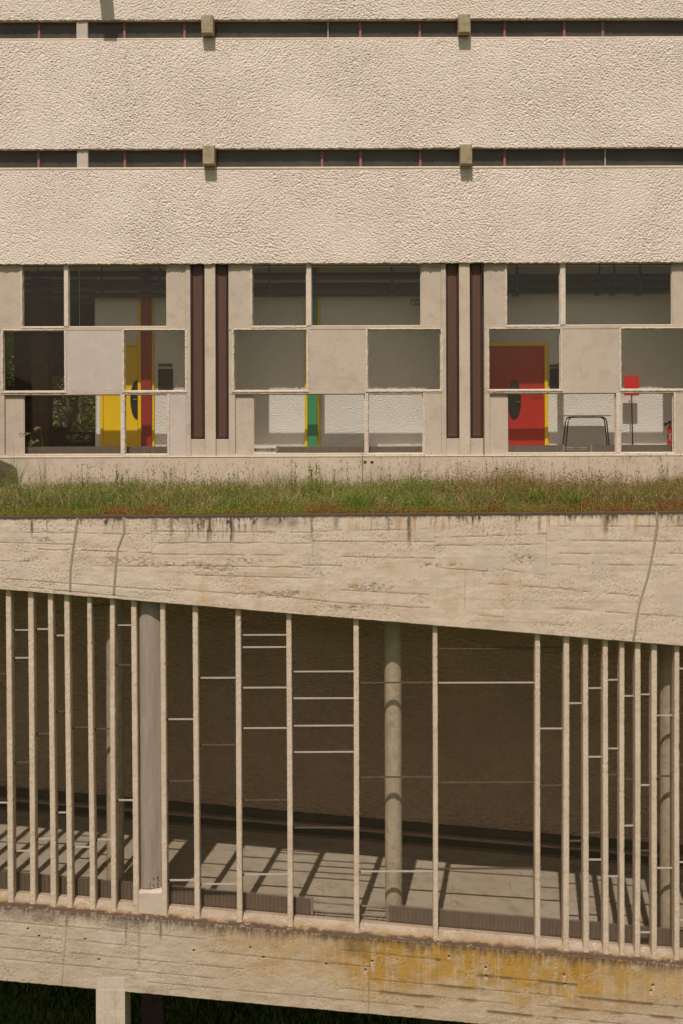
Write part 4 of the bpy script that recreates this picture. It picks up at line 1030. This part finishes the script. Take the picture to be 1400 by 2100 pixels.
# main sward
x, y = scatter(90000, 20.46, 24.0, 1.1)
dn = fbm(x * 2.2, y * 2.2, 311, 3); u = ucol(x, y)
dry = fbm(x * 0.9 + 4, y * 1.2, 321, 3)
h = (0.10 + 0.22 * rng.uniform(0, 1, len(x)) ** 1.2) * hmap(x, y) * np.interp(y, [20.38, 20.8, 22.5, 24], [0.45, 1.0, 1.05, 1.3])
c = pick('green', len(x)); pd = np.clip(0.42 + 0.9 * (dry - 0.5) + 0.22 * sstep(850, 1050, u), 0.05, 0.85)
kd = rng.uniform(0, 1, len(x)) < pd; c[kd] = pick('dry', kd.sum())
kb = rng.uniform(0, 1, len(x)) < (0.10 + 0.28 * sstep(880, 1080, u)); c[kb] = pick('brown', kb.sum())
keep = dn > 0.33
meadow.add(blades(x[keep], y[keep], soil(x[keep]), h[keep], rng.uniform(0.0025, 0.006, keep.sum()), rng.uniform(0.1, 0.75, keep.sum()), c[keep]))
# lush green tussocks
for _ in range(210):
    cx, cy = rng.uniform(GX0, GX1), rng.uniform(20.4, 23.6); uc = ucol(cx, cy)
    if uc > 950 and rng.uniform() < 0.55: continue
    n = 90; r = rng.uniform(0.06, 0.16)
    x = cx + rng.normal(0, r, n); y = np.clip(cy + rng.normal(0, r, n), 20.25, 24); hh = rng.uniform(0.16, 0.5) * rng.uniform(0.6, 1.2, n)
    meadow.add(blades(x, y, soil(x), hh, rng.uniform(0.003, 0.007, n), rng.uniform(0.2, 0.8, n), pick('green', n) * np.array([1.0, 1.08, 0.85])))
# herb leaves through the sward
x, y = scatter(60000, 20.4, 24.0, 1.1); u = ucol(x, y)
zz = soil(x) + rng.uniform(0.02, 0.27, len(x)) * hmap(x, y) * np.interp(y, [20.4, 20.8, 24], [0.4, 1, 1])
c = pick('green', len(x)); kb = rng.uniform(0, 1, len(x)) < (0.18 + 0.22 * sstep(850, 1050, u)); c[kb] = pick('brown', kb.sum())
kl = rng.uniform(0, 1, len(x)) < 0.12; c[kl] = pick('dry', kl.sum())
meadow.add(leaflets(x, y, zz, rng.uniform(0.015, 0.05, len(x)), c, 0.5))
# brown clover heads, thickest to the right
x, y = scatter(30000, 20.6, 24.0); u = ucol(x, y)
kp = rng.uniform(0, 1, len(x)) < (0.08 + 0.75 * sstep(800, 1000, u)) * sstep(0.3, 0.55, fbm(x * 1.2, y, 331, 3) + 0.15 * sstep(900, 1100, u))
x, y = x[kp], y[kp]; hb = (0.20 + 0.14 * rng.uniform(0, 1, len(x))) * hmap(x, y)
for _ in range(3):
    meadow.add(leaflets(x, y, soil(x) + hb, rng.uniform(0.012, 0.03, len(x)), pick('brown', len(x)), 0.8))
# stonecrop along the kerb
x, y = scatter(52000, 20.10, 20.62, 1.3); u = ucol(x, y)
rs = fbm(u / 60, y * 3, 341, 3); hs_ = rng.uniform(0.0, 0.12, len(x)) * (0.5 + rs) * np.interp(y, [20.10, 20.2], [0.35, 1.0])
c = pick('lime', len(x)); kr = rng.uniform(0, 1, len(x)) < np.clip(sstep(0.45, 0.58, rs) * 0.85 + 0.10, 0, 1); c[kr] = pick('red', kr.sum())
kg = rng.uniform(0, 1, len(x)) < 0.25; c[kg] = pick('green', kg.sum())
meadow.add(leaflets(x, y, soil(x) + 0.02 + hs_, rng.uniform(0.010, 0.028, len(x)), c, 0.6))
# leafy herb stems of uneven height towards the back
for _ in range(230):
    cx, cy = rng.uniform(GX0, GX1), rng.uniform(21.4, 24.0); hh = rng.uniform(0.3, 0.75) * (0.7 + 0.6 * float(fbm(np.array([cx * 1.1]), np.array([cy]), 305, 3)[0]))
    n = int(40 * hh / 0.4); q = rng.uniform(0.1, 1, n); lx_, ly_ = rng.normal(0, .05, 2); c = pick('green', n) * rng.uniform(0.75, 1.15)
    if rng.uniform() < 0.35: c = pick('dry', n)
    px = cx + lx_ * q; py = np.minimum(cy + ly_ * q, 24.05)
    meadow.add(leaflets(px, py, soil(px) + hh * q, rng.uniform(0.025, 0.07, n) * (1.2 - 0.6 * q), c, 0.6))
    meadow.add(blades(np.array([cx]), np.array([cy]), soil(np.array([cx])), np.array([hh]), np.array([.003]), np.array([.08]), c[:1]))
# tall thin stems with seed heads
x, y = scatter(4600, 21.6, 24.0)
hh = rng.uniform(0.3, 1.0, len(x)) * np.interp(ucol(x, y), [0, 600, 900, 1400], [0.8, 0.85, 0.95, 0.95])
V, T, C = blades(x, y, soil(x), hh, np.full(len(x), 0.0018), rng.uniform(0.02, 0.25, len(x)), pick('dry', len(x)) * 0.8)
meadow.add((V, T, C))
tips = V.reshape(-1, 5, 3)[:, 4]
kp = rng.uniform(0, 1, len(tips)) < 0.26; tp = tips[kp]
for k in range(4):
    meadow.add(leaflets(tp[:, 0], tp[:, 1], tp[:, 2] - 0.014 * k, rng.uniform(0.014, 0.034, len(tp)), pick('dark', len(tp)) if k % 2 else pick('brown', len(tp)), 1.5))
meadow.build('meadow_grass', kind='stuff', label='wild grass, clover and stonecrop growing on the flat roof', category='grass')

# tall weeds that stand out of the meadow
def weed(u, y, v_top, kind, label):
    x = X(u, y); z0 = float(soil(x)); z1 = Z(v_top, y); h = z1 - z0
    t_ = thing('tall_weed', label, 'weed', 'tall weeds on the roof'); t_.location = (x, y, z0)
    lx = random.uniform(-.04, .04)
    MB().tube([(0, 0, 0), (lx * .4, 0, h * .5), (lx, 0, h)], [0.007, 0.005, 0.002], 6).build('stem', 'weed_stem', t_)
    vg = Veg(); n = {'leafy': 90, 'spray': 320, 'fern': 130, 'tuft': 60}[kind]
    q = rng.uniform(0.12, 1, n); px = lx * q; pz = h * q
    if kind == 'spray':
        a = rng.uniform(0, 2 * np.pi, n); r = (1.05 - q) ** 0.7 * 0.16 * rng.uniform(0.1, 1, n)
        vg.add(leaflets(px + r * np.cos(a), r * np.sin(a), pz + r * 0.8, rng.uniform(0.012, 0.03, n), pick('green', n) * 0.95, 0.8))
        for k in range(26):
            qq = rng.uniform(.2, .9); aa = rng.uniform(0, 6.28); rr = (1.05 - qq) ** .7 * .16
            Vb, Tb, Cb = blades(np.array([lx * qq]), np.array([0.0]), np.array([h * qq]), np.array([rr * 1.2]), np.array([0.002]), np.array([0.7]), pick('green', 1)); vg.add((Vb, Tb, Cb))
    elif kind == 'leafy':
        vg.add(leaflets(px, 0 * px, pz, rng.uniform(0.05, 0.10, n) * (1.15 - q * .6), pick('green', n) * np.array([1.05, 1.1, .9]), 1.2))
    elif kind == 'fern':
        vg.add(leaflets(px, 0 * px, pz, rng.uniform(0.03, 0.085, n) * (1.2 - q), pick('green', n) * 0.85, 0.35))
        vg.add(leaflets(px[:20], 0 * px[:20], np.full(20, h), rng.uniform(.01, .03, 20), pick('dark', 20), 1))
    else:
        vg.add(blades(rng.normal(0, .03, n), rng.normal(0, .03, n), 0 * q, h * rng.uniform(.5, 1, n), np.full(n, 0.004), rng.uniform(.1, .45, n), pick('green', n)))
    vg.build('leaves', t_)
m = N('weed_stem'); m.color(A(104, 112, 52)); m.rough(0.8, 0.2)
weed(641, 22.6, 957, 'leafy', 'left of two bright green leafy shoots below the green post')
weed(650, 22.5, 953, 'leafy', 'right of two bright green leafy shoots below the green post')
weed(686, 22.8, 965, 'fern', 'thin dark green weed right of the bright leafy shoots')
weed(740, 23.2, 905, 'spray', 'tallest pale feathery weed in front of the middle window post')
weed(842, 23.0, 930, 'tuft', 'pale grass tuft standing tall right of the feathery weed')
weed(172, 22.4, 952, 'fern', 'dark green narrow-leaved weed below the yellow door')
weed(242, 22.3, 952, 'leafy', 'bushy green weed below the left mullion of the lower windows')
weed(349, 22.6, 962, 'spray', 'feathery green weed below the left bay near the ventilators')
weed(30, 22.2, 905, 'tuft', 'tall arching grass tuft at the far left edge')
weed(470, 22.5, 972, 'fern', 'short dark weed left of the middle bay')
weed(1015, 22.7, 962, 'fern', 'slender weed below the right ventilators')
# arching seeded grasses at the left
for k, (u0, u1, vt) in enumerate(((95, 40, 884), (100, 72, 872), (104, 60, 900))):
    y = 21.9 + .2 * k; xa_, xb_ = X(u0, y), X(u1, y); z0 = float(soil(xa_)); zt2 = Z(vt, y)
    labs = ('arching seeded grass stalk at left, drooping furthest', 'upright seeded grass stalk before the left window', 'short arching seeded grass stalk at left')
    g_ = thing('grass_stalk', labs[k], 'grass stalk', 'arching grass stalks at the left')
    pts = [(xa_, y, z0), (xa_ + (xb_ - xa_) * .25, y, z0 + (zt2 - z0) * .55), (xa_ + (xb_ - xa_) * .6, y, zt2 - .02), (xb_, y, zt2 - 0.03)]
    MB().tube(pts, [0.004, 0.003, 0.002, 0.001], 5).build('stem', 'weed_stem', g_)
    n = 60; q = rng.uniform(0, 1, n); vg = Veg()
    sx = pts[2][0] + (pts[3][0] - pts[2][0]) * q
    vg.add(leaflets(sx, np.full(n, y) + rng.normal(0, .01, n), zt2 - 0.02 - 0.10 * rng.uniform(0, 1, n) * q, rng.uniform(.02, .05, n), pick('dry', n) * .8, 0.3)); vg.build('seed_head', g_)

# ---- shaded lawn below the walkway
low = Veg()
n = 36000; x = rng.uniform(-8.5, 8.5, n); y = rng.uniform(22.8, 28, n)
low.add(blades(x, y, 0 * x, rng.uniform(.05, .22, n) * (0.5 + fbm(x, y, 401, 3)), rng.uniform(.004, .009, n), rng.uniform(.2, .8, n), pick('green', n) * 1.25))
n = 2500; x = rng.uniform(-9, 9, n); y = rng.uniform(22.4, 29, n)
low.add(leaflets(x, y, rng.uniform(.1, .2, n), rng.uniform(.02, .05, n), pick('lime', n) * 0.8, .5))
low.build('lawn_grass', kind='stuff', label='dark shaded lawn grass beneath the walkway', category='grass')

# ---- tree seen through the far window
for tx, ty, lab in ((X(140, 44), 44.0, 'green leafy tree seen through the left window and the room behind'), (X(10, 48), 49.0, 'darker tree behind the other one, seen through the narrow slit at far left')):
  tr = thing('tree', lab, 'tree')
  MB().tube([(tx, ty, 0), (tx + .1, ty, 5), (tx - .1, ty, 9), (tx, ty, 13)], [.35, .28, .2, .06], 10).build('trunk', 'bark', tr, True)
  br = MB()
  for k in range(14):
      a = random.uniform(0, 6.28); z = random.uniform(6, 12); r = random.uniform(1.5, 3)
      br.tube([(tx, ty, z), (tx + r * .5 * math.cos(a), ty + r * .5 * math.sin(a), z + .6), (tx + r * math.cos(a), ty + r * math.sin(a), z + 1.5)], [.1, .06, .02], 6)
  br.build('branches', 'bark', tr, True)
  cr = Veg()
  for k in range(170):
      a = random.uniform(0, 6.28); b = random.uniform(-1, 1); R = random.uniform(.3, 1) ** .5
      c0 = np.array([tx + 5.2 * R * math.cos(a) * math.sqrt(1 - b * b), ty + 3.4 * R * math.sin(a) * math.sqrt(1 - b * b), 11.8 + 5 * R * b])
      n = 160; P = c0 + rng.normal(0, .42, (n, 3))
      cr.add(leaflets(P[:, 0], P[:, 1], P[:, 2], rng.uniform(.14, .3, n), pick('green', n) * random.uniform(.45, .8), .3))
  cr.build('crown', tr)
